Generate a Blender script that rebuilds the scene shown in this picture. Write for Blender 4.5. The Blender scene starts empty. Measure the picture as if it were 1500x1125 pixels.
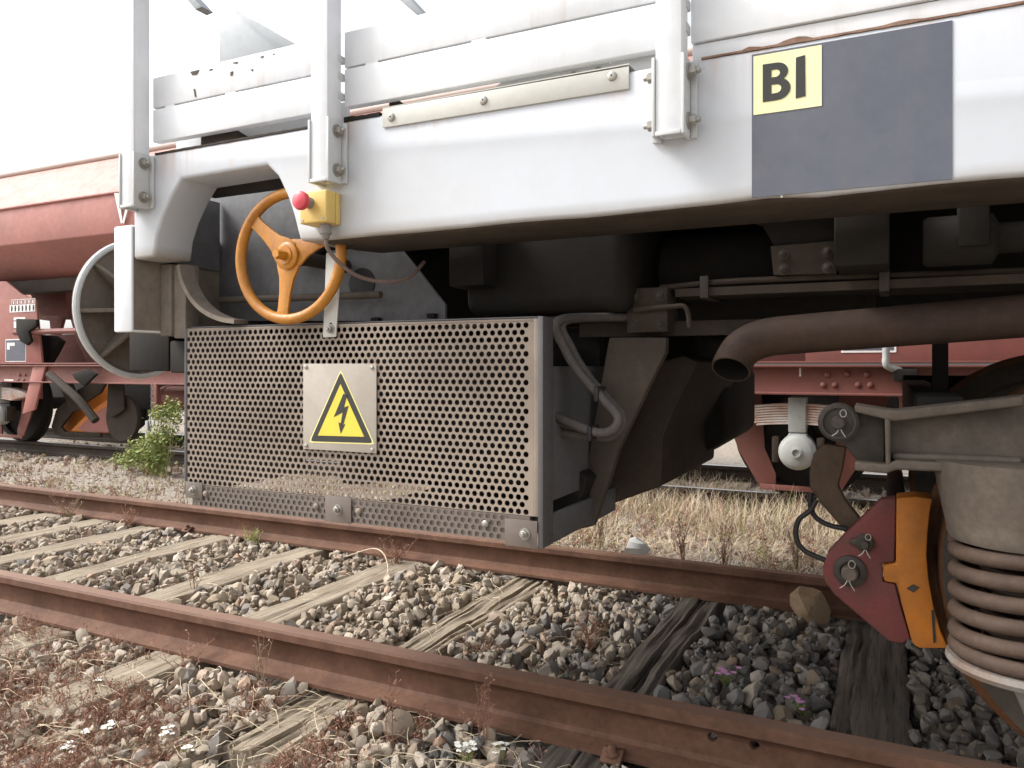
import bpy, bmesh, math, random
import numpy as np
from mathutils import Vector, Matrix, noise as mnoise
R = math.radians
rnd = random.Random(7)
rng = np.random.default_rng(11)
scene = bpy.context.scene
COL = scene.collection

# ------------------------------------------------------------------ camera
# metres; x runs along the track, y away from the camera, z up from the rail heads
cam = bpy.data.cameras.new('camera')
cam.sensor_width = 36.0
cam.lens = 27.0
cam.shift_y = -0.0183
cam.clip_start = 0.05
cam.clip_end = 2000
cam_o = bpy.data.objects.new('camera', cam)
cam_o.location = (0, 0, 0.9025)
cam_o.rotation_euler = (R(90), 0, R(26.177))
COL.objects.link(cam_o)
scene.camera = cam_o

# ------------------------------------------------------------------ sky, sun, exposure
SUN_EL, SUN_AZ = 46.0, 248.0          # elevation; compass angle clockwise from +y
world = bpy.data.worlds.new('World')
scene.world = world
world.use_nodes = True
wn = world.node_tree
wn.nodes.clear()
sky = wn.nodes.new('ShaderNodeTexSky')
sky.sky_type = 'NISHITA'
sky.sun_disc = False
sky.sun_elevation = R(SUN_EL)
sky.sun_rotation = R(SUN_AZ)
sky.dust_density = 4.0
sky.air_density = 1.0
sky.ozone_density = 1.0
hsv = wn.nodes.new('ShaderNodeHueSaturation')
hsv.inputs['Saturation'].default_value = 0.2
bg = wn.nodes.new('ShaderNodeBackground')
bg.inputs['Strength'].default_value = 0.15
wo = wn.nodes.new('ShaderNodeOutputWorld')
wn.links.new(sky.outputs[0], hsv.inputs['Color'])
wn.links.new(hsv.outputs[0], bg.inputs['Color'])
wn.links.new(bg.outputs[0], wo.inputs['Surface'])
sun = bpy.data.lights.new('sun', 'SUN')
sun.energy = 1.5
sun.angle = R(20)
sun.color = (1.0, 0.975, 0.94)
sun_o = bpy.data.objects.new('sun', sun)
COL.objects.link(sun_o)
az = R(SUN_AZ)
to_sun = Vector((math.sin(az) * math.cos(R(SUN_EL)), math.cos(az) * math.cos(R(SUN_EL)), math.sin(R(SUN_EL))))
sun_o.rotation_euler = to_sun.to_track_quat('Z', 'Y').to_euler()
sun_o.location = (-20, -20, 30)
scene.view_settings.view_transform = 'Standard'
scene.view_settings.look = 'None'
scene.view_settings.gamma = 1
scene.view_settings.use_curve_mapping = False
scene.view_settings.exposure = 1.2

# ------------------------------------------------------------------ materials
class NT:
    def __init__(s, name):
        s.m = bpy.data.materials.new(name)
        s.m.use_nodes = True
        s.t = s.m.node_tree
        s.t.nodes.clear()
        s.out = s.n('ShaderNodeOutputMaterial')
        s.b = s.n('ShaderNodeBsdfPrincipled')
        s.l(s.b.outputs[0], s.out.inputs[0])
        s.pos = s.n('ShaderNodeNewGeometry').outputs['Position']
    def n(s, t, **k):
        o = s.t.nodes.new(t)
        for a, b in k.items():
            setattr(o, a, b)
        return o
    def l(s, a, b):
        s.t.links.new(a, b)
    def val(s, sock, v):
        if hasattr(v, 'is_output'):
            s.l(v, sock)
        else:
            sock.default_value = v
    def scaled(s, sc):
        m = s.n('ShaderNodeMapping')
        m.inputs['Scale'].default_value = sc
        s.l(s.pos, m.inputs[0])
        return m.outputs[0]
    def noise(s, scale, detail=5, rough=.6, vec=None, dist=0):
        o = s.n('ShaderNodeTexNoise')
        o.inputs['Scale'].default_value = scale
        o.inputs['Detail'].default_value = detail
        o.inputs['Roughness'].default_value = rough
        o.inputs['Distortion'].default_value = dist
        s.l(vec if vec is not None else s.pos, o.inputs['Vector'])
        return o.outputs[0]
    def ramp(s, fac, a, b, va=0., vb=1.):
        o = s.n('ShaderNodeMapRange')
        o.inputs[1].default_value = a
        o.inputs[2].default_value = b
        o.inputs[3].default_value = va
        o.inputs[4].default_value = vb
        s.l(fac, o.inputs[0])
        return o.outputs[0]
    def mix(s, fac, a, b, mode='MIX'):
        o = s.n('ShaderNodeMix', data_type='RGBA', blend_type=mode)
        s.val(o.inputs[0], fac)
        for i, v in ((6, a), (7, b)):
            s.val(o.inputs[i], v if hasattr(v, 'is_output') else (*v[:3], 1))
        return o.outputs[2]
    def math(s, op, a, b=0.):
        o = s.n('ShaderNodeMath', operation=op)
        s.val(o.inputs[0], a)
        s.val(o.inputs[1], b)
        return o.outputs[0]
    def bump(s, h, strength=.3, dist=.002):
        o = s.n('ShaderNodeBump')
        o.inputs['Strength'].default_value = strength
        o.inputs['Distance'].default_value = dist
        s.l(h, o.inputs['Height'])
        s.l(o.outputs[0], s.b.inputs['Normal'])
    def done(s, col, rough=.6, metal=0., spec=.4):
        s.val(s.b.inputs['Base Color'], col if hasattr(col, 'is_output') else (*col, 1))
        s.val(s.b.inputs['Roughness'], rough)
        s.b.inputs['Metallic'].default_value = metal
        s.b.inputs['Specular IOR Level'].default_value = spec
        return s.m

def painted(name, c, dirt=(.10, .075, .05), dirt_amt=.35, rust=0., rough=.5, scale=6., bump=.15, spec=.35, streak=.0):
    t = NT(name)
    n1 = t.noise(scale, 6, .65)
    n2 = t.noise(scale * 9, 4, .6)
    f = t.math('MULTIPLY', t.ramp(n1, .42, .75), dirt_amt)
    col = t.mix(f, c, dirt)
    col = t.mix(t.ramp(n2, .3, .7, 0, .22), col, tuple(x * .7 for x in c))
    if streak:
        n3 = t.noise(1., 4, .6, t.scaled((22, 22, 1.6)))
        col = t.mix(t.ramp(n3, .55, .8, 0, streak), col, (.33, .2, .11))
    if rust:
        n4 = t.noise(scale * 4, 8, .7)
        lo = .74 - rust * .22
        col = t.mix(t.ramp(n4, lo, lo + .06), col, (.16, .065, .03))
    t.bump(t.noise(scale * 12, 5, .6), bump, .001)
    return t.done(col, t.ramp(n2, .3, .7, rough - .08, rough + .12), 0, spec)

def rusty(name, c1, c2, scale=8., rough=.75, bump=.4, spec=.25):
    t = NT(name)
    n1 = t.noise(scale, 7, .65)
    n2 = t.noise(scale * 7, 6, .7)
    col = t.mix(t.ramp(n1, .35, .68), c1, c2)
    col = t.mix(t.ramp(n2, .35, .7, 0, .5), col, tuple(x * .55 for x in c1))
    t.bump(n2, bump, .0015)
    return t.done(col, rough, 0, spec)

def plain(name, c, rough=.6, metal=0., spec=.4, var=.25, scale=40.):
    t = NT(name)
    n = t.noise(scale, 4, .6)
    col = t.mix(t.ramp(n, .3, .7, 0, var), c, tuple(x * .55 for x in c))
    return t.done(col, rough, metal, spec)

M = {}
M['white'] = painted('white_paint', (.75, .77, .795), (.42, .40, .34), .3, .06, .45, 3., .12, streak=.12)
M['white_chip'] = painted('chipped_white_paint', (.72, .74, .765), (.42, .38, .31), .32, .24, .5, 3., .15, streak=.26)
def beam_paint():
    t = NT('side_beam_paint')
    n1, n2 = t.noise(2.6, 6, .65), t.noise(27, 4, .6)
    col = t.mix(t.math('MULTIPLY', t.ramp(n1, .45, .75), .35), (.525, .55, .585), (.42, .39, .34))
    col = t.mix(t.ramp(n2, .35, .7, 0, .14), col, (.43, .43, .43))
    sx = t.n('ShaderNodeSeparateXYZ')
    t.l(t.pos, sx.inputs[0])
    run = t.noise(1., 5, .6, t.scaled((26, 26, 1.2)))
    run2 = t.noise(1., 3, .5, t.scaled((5, 5, .6)))
    top = t.ramp(sx.outputs['Z'], 1.375, 1.467)
    f = t.math('MULTIPLY', t.math('MULTIPLY', t.ramp(run, .42, .66), top), t.ramp(run2, .42, .62))
    col = t.mix(t.math('MULTIPLY', f, 1.0), col, (.40, .235, .15))
    lo = t.ramp(sx.outputs['Z'], 1.225, 1.197)
    col = t.mix(t.math('MULTIPLY', lo, t.ramp(n1, .3, .6, .15, .75)), col, (.30, .25, .19))
    sp = t.noise(34, 7, .7)
    col = t.mix(t.ramp(sp, .70, .74), col, (.30, .17, .10))
    t.bump(t.noise(5, 3, .5), .25, .006)
    return t.done(col, t.ramp(n2, .3, .7, .4, .6), 0, .35)
M['beam_paint'] = beam_paint()
M['white_grey'] = painted('white_grey_paint', (.56, .575, .575), (.36, .31, .24), .35, .12, .5, 5., .2)
M['pale_panel'] = painted('pale_blue_grey_paint', (.34, .365, .385), (.36, .36, .36), .3, .05, .5, 3.)
M['seam'] = rusty('seam_rust', (.16, .09, .06), (.34, .22, .16), 20)
M['stainless'] = painted('dull_plate', (.52, .515, .47), (.38, .355, .29), .4, .0, .45, 8., .1)
M['bolt'] = plain('bolt_steel', (.36, .34, .30), .45, .5, .5, .5, 120)
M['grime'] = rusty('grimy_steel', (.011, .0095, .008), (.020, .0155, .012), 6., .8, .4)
M['grime_brown'] = rusty('brown_grimy_steel', (.036, .027, .020), (.058, .041, .029), 6., .75, .3)
M['sole_under'] = rusty('grimy_flange', (.050, .038, .028), (.085, .062, .044), 9., .8, .3)
M['headstock_side'] = rusty('dirty_grey_plate', (.175, .145, .118), (.25, .21, .17), 5., .7, .2)
M['grey_plate'] = rusty('sooty_grey_plate', (.13, .13, .135), (.19, .19, .195), 5., .6, .2)
M['orange'] = painted('orange_paint', (.50, .205, .020), (.20, .07, .025), .75, .35, .42, 16., .5, .45)
M['yellow'] = painted('faded_yellow_plastic', (.70, .49, .15), (.40, .24, .09), .35, 0, .45, 12., .1)
M['red_plastic'] = plain('red_plastic', (.62, .06, .085), .35, 0, .5, .2)
M['grey_plastic'] = plain('grey_plastic', (.25, .23, .21), .55)
M['mesh'] = painted('dirty_perforated_metal', (.28, .225, .178), (.10, .076, .058), .9, .12, .5, 2.6, .2, .4, streak=.2)
M['mesh_grey'] = painted('grey_frame_metal', (.10, .096, .098), (.07, .055, .045), .5, .05, .55, 8.)
M['sign_plate'] = painted('weathered_sign_plate', (.42, .375, .32), (.27, .22, .17), .5, .0, .5, 9., .1, streak=.2)
M['sign_yellow'] = painted('sign_yellow', (.74, .58, .07), (.48, .38, .10), .3, 0, .45, 20., .05)
M['sign_edge'] = plain('sign_edge_yellow', (.80, .72, .30), .5, var=.1)
M['black_print'] = plain('black_print', (.035, .034, .03), .6, var=.3)
M['dark_patch'] = painted('dark_grey_paint', (.092, .10, .128), (.16, .16, .165), .6, .08, .5, 4., .2, streak=.07)
M['label_yellow'] = painted('pale_yellow_paint', (.80, .77, .44), (.74, .68, .32), .3, .0, .5, 20., .05)
M['cable'] = rusty('grey_cable', (.07, .062, .058), (.11, .094, .083), 14, .7, .2)
M['cable_pink'] = rusty('dusty_cable', (.17, .12, .10), (.24, .17, .15), 14, .7, .2)
M['rubber'] = plain('black_rubber', (.018, .017, .016), .55)
M['exhaust'] = rusty('rusty_exhaust', (.038, .024, .018), (.066, .038, .026), 9, .7, .3)
M['cast'] = rusty('dusty_cast_steel', (.088, .071, .057), (.14, .112, .088), 7, .75, .25)
M['cast_dark'] = rusty('greasy_cast_steel', (.04, .035, .03), (.075, .06, .048), 9, .6, .3)
M['link'] = rusty('brown_link_steel', (.07, .046, .030), (.10, .065, .04), 9, .7, .25)
M['brake_red'] = painted('dull_red_paint', (.15, .037, .034), (.065, .042, .034), .75, .10, .7, 14., .5)
M['brake_orange'] = painted('brake_orange_paint', (.40, .13, .010), (.17, .075, .03), .65, .16, .6, 13., .35)
M['spring'] = rusty('spring_rust', (.062, .041, .031), (.10, .066, .048), 10, .7, .2)
M['wheel'] = rusty('wheel_rust', (.085, .04, .02), (.14, .06, .024), 7, .65, .25)
M['tread'] = plain('wheel_tread', (.25, .16, .11), .4, .6, .5, .4)
M['rail'] = rusty('rail_rust', (.098, .048, .030), (.18, .092, .058), 7., .72, .5)
M['rail_head'] = plain('rail_head_rust', (.26, .16, .115), .42, .25, .45, .35, 14)
M['red'] = painted('faded_red_paint', (.36, .145, .12), (.17, .08, .065), .5, .12, .6, 1.6, .2, streak=.12)
M['red_dark'] = painted('grimy_shaded_red_paint', (.22, .075, .06), (.09, .055, .045), .65, .1, .65, 2., .2)  # grimy red; on the side wall its darkness also paints in shade
M['pink'] = painted('skylit_faded_pink_paint', (.37, .205, .175), (.41, .285, .235), .8, .04, .65, 1.2, .1)  # the hopper's red paint, with fading and skylight put into the colour
M['tube_pink'] = painted('pale_pink_paint', (.50, .40, .36), (.40, .29, .25), .5, .0, .6, 3.)
M['red_sole'] = painted('dusty_red_paint', (.20, .075, .06), (.11, .06, .045), .5, .14, .6, 2.5, .2)
M['plate_white'] = plain('white_marking', (.74, .73, .70), .6, var=.2)
M['hopper_orange'] = painted('bright_orange_paint', (.62, .20, .03), (.3, .09, .03), .3, .05, .5, 6.)
M['axle_box'] = painted('pale_grey_paint', (.36, .36, .345), (.2, .23, .2), .45, .0, .5, 14.)
M['seat_grey'] = rusty('rust_stained_grey_paint', (.25, .235, .215), (.17, .10, .065), 14, .6, .2)
M['polished'] = plain('polished_rail_top', (.55, .54, .53), .3, .9, .5, .2)
M['leg_steel'] = rusty('dusty_brown_steel', (.060, .047, .037), (.095, .074, .057), 5., .8, .25)
M['soot'] = plain('soot', (.012, .011, .010), .9, 0, .1)
M['mesh_dark'] = painted('dirty_brown_plate', (.165, .135, .115), (.09, .068, .052), .7, .08, .55, 8.)
M['leaf_spring'] = rusty('rusty_pale_spring', (.72, .66, .60), (.5, .25, .17), 9, .7, .2)
M['straw'] = plain('straw', (.60, .50, .36), .8, 0, .2, .4, 9)
M['dry_red'] = plain('dry_red_weed', (.32, .175, .12), .8, 0, .2, .4, 9)
M['dry_tan'] = plain('dry_tan_stem', (.33, .24, .16), .8, 0, .2, .4, 9)
M['green'] = plain('green_leaf', (.215, .28, .075), .65, 0, .3, .45, 14)
M['green_y'] = plain('yellow_green_leaf', (.34, .36, .125), .65, 0, .3, .45, 14)
M['petal'] = plain('white_petal', (.80, .79, .72), .6, 0, .3, .1)
M['petal_pink'] = plain('pink_petal', (.70, .34, .62), .6, 0, .3, .1)

def stone_mat():
    t = NT('ballast_stone')
    at = t.n('ShaderNodeAttribute', attribute_name='tint')
    oi = t.n('ShaderNodeObjectInfo')
    sp = t.n('ShaderNodeSeparateColor')
    t.l(oi.outputs['Color'], sp.inputs[0])
    r = t.math('FRACT', t.math('ADD', at.outputs['Fac'], sp.outputs[0]))
    cr = t.n('ShaderNodeValToRGB')
    cr.color_ramp.interpolation = 'LINEAR'
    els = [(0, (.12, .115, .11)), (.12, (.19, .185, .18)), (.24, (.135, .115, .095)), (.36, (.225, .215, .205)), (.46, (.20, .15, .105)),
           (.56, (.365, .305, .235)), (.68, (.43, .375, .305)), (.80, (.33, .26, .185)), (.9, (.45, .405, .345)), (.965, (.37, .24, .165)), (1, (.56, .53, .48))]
    e = cr.color_ramp.elements
    e[0].position, e[0].color = els[0][0], (*els[0][1], 1)
    e[1].position, e[1].color = 1, (*els[-1][1], 1)
    for p, c in els[1:-1]:
        x = e.new(p)
        x.color = (*c, 1)
    t.l(r, cr.inputs[0])
    n = t.noise(55, 5, .65)
    n2 = t.noise(14, 4, .6)
    col = t.mix(t.ramp(n, .35, .7, 0, .5), cr.outputs[0], (.17, .135, .10))
    col = t.mix(t.ramp(n2, .5, .75, 0, .5), col, (.25, .19, .13))
    t.bump(t.noise(150, 6, .65), .45, .002)
    return t.done(col, .85, 0, .25)
M['stone'] = stone_mat()
M['stone_white'] = plain('white_stone', (.66, .65, .62), .7, var=.2)
M['stone_brown'] = rusty('brown_stone', (.24, .155, .09), (.36, .26, .17), 16, .85, .4)

def wood_mat(name, a, b, dark):
    t = NT(name)
    n1 = t.noise(1., 6, .65, t.scaled((60, 3, 60)), .3)
    n2 = t.noise(5., 5, .6)
    n3 = t.noise(1., 5, .7, t.scaled((160, 5, 160)), .2)
    col = t.mix(t.ramp(n1, .32, .68), a, b)
    col = t.mix(t.ramp(n2, .4, .75, 0, .45), col, dark)
    col = t.mix(t.ramp(n3, .52, .66, 0, .75), col, tuple(x * .3 for x in dark))
    t.bump(n3, .7, .003)
    return t.done(col, .85, 0, .2)
M['wood'] = wood_mat('grey_weathered_wood', (.25, .205, .15), (.345, .29, .22), (.17, .125, .085))
M['wood_dark'] = wood_mat('dark_tarred_wood', (.10, .085, .07), (.165, .14, .115), (.06, .05, .04))

def ground_mat():
    t = NT('gravel_ground')
    n1 = t.noise(.8, 6, .6)
    n2 = t.noise(45, 5, .7)
    n3 = t.noise(6, 6, .65)
    v = t.n('ShaderNodeTexVoronoi')
    v.inputs['Scale'].default_value = 48
    t.l(t.pos, v.inputs['Vector'])
    col = t.mix(t.ramp(n2, .3, .7), (.20, .165, .13), (.37, .335, .29))
    col = t.mix(t.ramp(n1, .4, .65, 0, .6), col, (.30, .225, .16))
    col = t.mix(t.ramp(n3, .5, .72, 0, .55), col, (.21, .125, .09))
    bw = t.n('ShaderNodeRGBToBW')
    t.l(v.outputs['Color'], bw.inputs[0])
    col = t.mix(t.ramp(bw.outputs[0], .2, .8, 0, .5), col, (.44, .41, .36))
    t.bump(t.math('ADD', n2, v.outputs['Distance']), .8, .02)
    return t.done(col, .9, 0, .2)
M['ground'] = ground_mat()

# ------------------------------------------------------------------ mesh builder
class MB:
    def __init__(s):
        s.v, s.f, s.mi = [], [], []
        s.cur = 0
    def add(s, vs, fs, mi=None):
        o = len(s.v)
        s.v += [tuple(p) for p in vs]
        s.f += [tuple(i + o for i in f) for f in fs]
        s.mi += [s.cur if mi is None else mi] * len(fs)
        return s
    def box(s, x0, x1, y0, y1, z0, z1, mi=None):
        v = [(x, y, z) for z in (z0, z1) for y in (y0, y1) for x in (x0, x1)]
        return s.add(v, [(0, 1, 3, 2), (4, 6, 7, 5), (0, 4, 5, 1), (2, 3, 7, 6), (0, 2, 6, 4), (1, 5, 7, 3)], mi)
    def prism(s, pts, y0, y1, mi=None):            # outline in x-z, thickness along y
        n = len(pts)
        v = [(x, y0, z) for x, z in pts] + [(x, y1, z) for x, z in pts]
        f = [tuple(range(n)), tuple(range(2 * n - 1, n - 1, -1))]
        f += [(i, i + n, (i + 1) % n + n, (i + 1) % n) for i in range(n)]
        return s.add(v, f, mi)
    def prism_x(s, pts, x0, x1, mi=None):          # outline in y-z, extruded along x
        n = len(pts)
        v = [(x0, y, z) for y, z in pts] + [(x1, y, z) for y, z in pts]
        f = [tuple(range(n)), tuple(range(2 * n - 1, n - 1, -1))]
        f += [(i, i + n, (i + 1) % n + n, (i + 1) % n) for i in range(n)]
        return s.add(v, f, mi)
    def tube(s, pts, r, n=10, closed=False, cap=True, mi=None):
        P = [Vector(p) for p in pts]
        m = len(P)
        rs = r if isinstance(r, (list, tuple)) else [r] * m
        T = []
        for i in range(m):
            a = P[(i - 1) % m] if (closed or i > 0) else P[0]
            b = P[(i + 1) % m] if (closed or i < m - 1) else P[-1]
            T.append((b - a).normalized())
        up = Vector((0, 0, 1)) if abs(T[0].z) < .9 else Vector((1, 0, 0))
        N = (up - T[0] * up.dot(T[0])).normalized()
        v, f = [], []
        for i in range(m):
            N = (N - T[i] * N.dot(T[i])).normalized()
            B = T[i].cross(N)
            for k in range(n):
                a = 2 * math.pi * k / n
                v.append(P[i] + (N * math.cos(a) + B * math.sin(a)) * rs[i])
        for i in range(m if closed else m - 1):
            j = (i + 1) % m
            f += [(i * n + k, i * n + (k + 1) % n, j * n + (k + 1) % n, j * n + k) for k in range(n)]
        if cap and not closed:
            f += [tuple(range(n - 1, -1, -1)), tuple((m - 1) * n + k for k in range(n))]
        return s.add(v, f, mi)
    def lathe(s, prof, o, axis, n=32, closed=False, mi=None):   # prof: (radius, distance along axis)
        A = Vector(axis).normalized()
        up = Vector((0, 0, 1)) if abs(A.z) < .9 else Vector((1, 0, 0))
        N = (up - A * up.dot(A)).normalized()
        B = A.cross(N)
        o = Vector(o)
        v, f = [], []
        m = len(prof)
        for r, d in prof:
            for k in range(n):
                a = 2 * math.pi * k / n
                v.append(o + A * d + (N * math.cos(a) + B * math.sin(a)) * r)
        for i in range(m if closed else m - 1):
            j = (i + 1) % m
            f += [(i * n + k, i * n + (k + 1) % n, j * n + (k + 1) % n, j * n + k) for k in range(n)]
        if not closed:
            f += [tuple(range(n)), tuple((m - 1) * n + k for k in range(n))]
        return s.add(v, f, mi)
    def bolt(s, o, d, r=.012, h=.009, mi=None):
        s.lathe([(r * 1.45, 0), (r * 1.45, h * .25)], o, d, 14, mi=mi)
        o2 = Vector(o) + Vector(d).normalized() * h * .25
        s.lathe([(r, 0), (r, h * .85), (r * .8, h)], o2, d, 6, mi=mi)
        o3 = o2 + Vector(d).normalized() * h
        s.lathe([(r * .5, 0), (r * .5, h * .5), (r * .38, h * .65)], o3, d, 10, mi=mi)
        return s
    def bm(s):
        b = bmesh.new()
        vs = [b.verts.new(p) for p in s.v]
        for f, m in zip(s.f, s.mi):
            try:
                fa = b.faces.new([vs[i] for i in f])
                fa.material_index = m
            except ValueError:
                pass
        return b
    def build(s, name, mats, parent=None, bevel=0, seg=2, recalc=True, smooth=38, origin=None, bevel_angle=30):
        b = s.bm()
        if recalc:
            bmesh.ops.recalc_face_normals(b, faces=b.faces)
        if bevel:
            es = [e for e in b.edges if len(e.link_faces) == 2 and e.calc_face_angle(0) > R(bevel_angle)]
            bmesh.ops.bevel(b, geom=es, offset=bevel, segments=seg, profile=.5, affect='EDGES', clamp_overlap=True)
        me = bpy.data.meshes.new(name)
        b.to_mesh(me)
        b.free()
        return link(name, me, mats, parent, smooth, origin)

ORG = {}
def link(name, me, mats, parent=None, smooth=38, origin=None):
    mats = mats if isinstance(mats, (list, tuple)) else [mats]
    for m in mats:
        me.materials.append(M[m] if isinstance(m, str) else m)
    n = len(me.vertices)
    co = np.empty(n * 3, np.float32)
    me.vertices.foreach_get('co', co)
    co = co.reshape(-1, 3)
    if origin is None:
        lo, hi = co.min(0), co.max(0)
        origin = ((lo[0] + hi[0]) / 2, (lo[1] + hi[1]) / 2, lo[2] if parent is None else (lo[2] + hi[2]) / 2)
    origin = np.array(origin, np.float32)
    me.vertices.foreach_set('co', (co - origin).ravel())
    if smooth:
        me.shade_smooth()
        me.set_sharp_from_angle(angle=R(smooth))
    me.update()
    o = bpy.data.objects.new(name, me)
    COL.objects.link(o)
    w = Vector([float(x) for x in origin])
    ORG[o.name] = w
    if parent is not None:
        o.parent = parent
        o.location = w - ORG[parent.name]
    else:
        o.location = w
    return o

def thing(name, label, cat, loc, group=None):
    o = bpy.data.objects.new(name, None)
    o.empty_display_size = .1
    COL.objects.link(o)
    o.location = loc
    ORG[o.name] = Vector(loc)
    return tag(o, label, cat, group)

def tag(o, label=None, cat=None, group=None, kind=None):
    if label: o['label'] = label
    if cat: o['category'] = cat
    if group: o['group'] = group
    if kind: o['kind'] = kind
    return o

def copy_part(o, parent, shift):
    c = o.copy()
    COL.objects.link(c)
    c.parent = parent
    ORG[c.name] = ORG[o.name] + Vector(shift)
    c.location = ORG[c.name] - (ORG[parent.name] if parent else Vector())
    return c

def copy_tree(o, parent, shift):
    c = copy_part(o, parent, shift)
    for k in list(o.children):
        copy_part(k, c, shift)
    return c

def smoothpath(pts, n=8):
    P = [Vector(p) for p in pts]
    P = [P[0] * 2 - P[1]] + P + [P[-1] * 2 - P[-2]]
    out = []
    for i in range(1, len(P) - 2):
        for k in range(n):
            t = k / n
            a, b, c, d = P[i - 1], P[i], P[i + 1], P[i + 2]
            out.append(.5 * ((2 * b) + (c - a) * t + (2 * a - 5 * b + 4 * c - d) * t * t + (3 * b - a - 3 * c + d) * t ** 3))
    out.append(P[-2])
    return out

def xz(pts, y):
    return [(p[0], y, p[1]) for p in pts]

def flat_letters(text, size, x, y, z, name, mat, parent, depth=.0006, sx=1., bold=0.):
    cu = bpy.data.curves.new(name, 'FONT')
    cu.body = text
    cu.size = size
    cu.extrude = depth
    cu.offset = bold
    cu.resolution_u = 3
    o = bpy.data.objects.new(name, cu)
    COL.objects.link(o)
    dg = bpy.context.evaluated_depsgraph_get()
    me = bpy.data.meshes.new_from_object(o.evaluated_get(dg))
    bpy.data.objects.remove(o)
    me.transform(Matrix.Translation((x, y, z)) @ Matrix.Rotation(R(90), 4, 'X') @ Matrix.Diagonal((sx, 1, 1, 1)))
    return link(name, me, mat, parent, 0)

def flat_curve(loops, y, depth, name, mat, parent):
    cu = bpy.data.curves.new(name, 'CURVE')
    cu.dimensions = '2D'
    cu.fill_mode = 'BOTH'
    cu.extrude = depth
    for lp in loops:
        sp = cu.splines.new('POLY')
        sp.points.add(len(lp) - 1)
        sp.use_cyclic_u = True
        for q, (a, b) in zip(sp.points, lp):
            q.co = (a, b, 0, 1)
    o = bpy.data.objects.new(name, cu)
    COL.objects.link(o)
    dg = bpy.context.evaluated_depsgraph_get()
    me = bpy.data.meshes.new_from_object(o.evaluated_get(dg))
    bpy.data.objects.remove(o)
    me.transform(Matrix.Translation((0, y, 0)) @ Matrix.Rotation(R(90), 4, 'X'))
    return link(name, me, mat, parent, 0)

# ------------------------------------------------------------------ ground
TRACK_Y = 2.774
def ground_h(x, y):
    h = -.225 + .012 * mnoise.noise((x * 1.3, y * 1.3, 3.1)) + .008 * mnoise.noise((x * 5, y * 5, 1.7))
    if y > 3.75:
        h += min(1, (y - 3.75) / .6) * .015
    return h
def axis(lo, hi, step, far):
    a = list(np.arange(lo, hi + 1e-6, step))
    return [-far, -far * .3, -40, lo - 8] + a + [hi + 8, 45, far * .3, far]
xs = axis(-13, 4, .16, 700)
ys = axis(.4, 10.4, .12, 700)
vs = [(x, y, ground_h(x, y) if abs(x) < 41 and abs(y) < 44 else -.21) for y in ys for x in xs]
nx = len(xs)
fs = [(j * nx + i, j * nx + i + 1, (j + 1) * nx + i + 1, (j + 1) * nx + i) for j in range(len(ys) - 1) for i in range(nx - 1)]
me = bpy.data.meshes.new('ground')
me.from_pydata(vs, [], fs)
ground = tag(link('ground', me, 'ground', None, 60, (0, 0, 0)), kind='structure')

# ------------------------------------------------------------------ sleepers
def sleeper(name, xc, w, seed, mat, label, group, y0=1.5, y1=4.06, top=-.152, rot=0., rough=.006, crack=.018, ncr=2):
    r = random.Random(seed)
    na, nb = 26, 110
    cr = [(r.uniform(.2, .8), r.uniform(.6, 1.4), r.uniform(0, 50), r.uniform(.5, 1.)) for _ in range(ncr)]
    def top_h(u, v):
        X, Y = (u - .5) * w, y0 + (y1 - y0) * v
        h = rough * mnoise.noise((X * 22 + seed, Y * 1.6, seed)) + rough * .8 * mnoise.noise((X * 70, Y * 2.6 + seed, 0))
        h += rough * .8 * mnoise.noise((seed, Y * 5, X * 9))
        for cu, cf, ph, am in cr:
            c = cu + .10 * mnoise.noise((Y * cf, ph, 0)) + .02 * mnoise.noise((Y * 9, ph, 2))
            wd = .030 + .018 * mnoise.noise((Y * 3, ph, 5))
            d = abs(u - c)
            if d < wd:
                h -= crack * am * (1 - d / wd) * max(0, min(1, .75 + 1.3 * mnoise.noise((Y * 1.4, ph, 9))))
        e = min(u, 1 - u)
        if e < .07:
            h -= .012 * (1 - e / .07) ** 2 * (1 + mnoise.noise((Y * 7, seed, u)))
        return h
    v, f = [], []
    for j in range(nb + 1):
        t = j / nb
        for i in range(na + 1):
            u = i / na
            wob = .008 * mnoise.noise((t * 14, seed * 3.3, round(u)))
            v.append((xc + (u - .5) * w + wob, y0 + (y1 - y0) * t + (.02 * mnoise.noise((u * 6, seed, 4)) if j in (0, nb) else 0), top + top_h(u, t)))
    W = na + 1
    for j in range(nb):
        for i in range(na):
            f.append((j * W + i, j * W + i + 1, (j + 1) * W + i + 1, (j + 1) * W + i))
    base = len(v)
    ring = [j * W for j in range(nb + 1)] + [nb * W + i for i in range(1, W)] + [j * W + na for j in range(nb - 1, -1, -1)] + [i for i in range(na - 1, 0, -1)]
    for k in ring:
        v.append((v[k][0], v[k][1], top - .14))
    m = len(ring)
    for k in range(m):
        f.append((ring[k], ring[(k + 1) % m], base + (k + 1) % m, base + k))
    f.append(tuple(base + k for k in range(m)))
    b = MB().add(v, f)
    o = b.build(name, mat, None, smooth=50)
    if rot:
        o.rotation_euler.z = rot
    return tag(o, label, 'sleeper', group)

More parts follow.
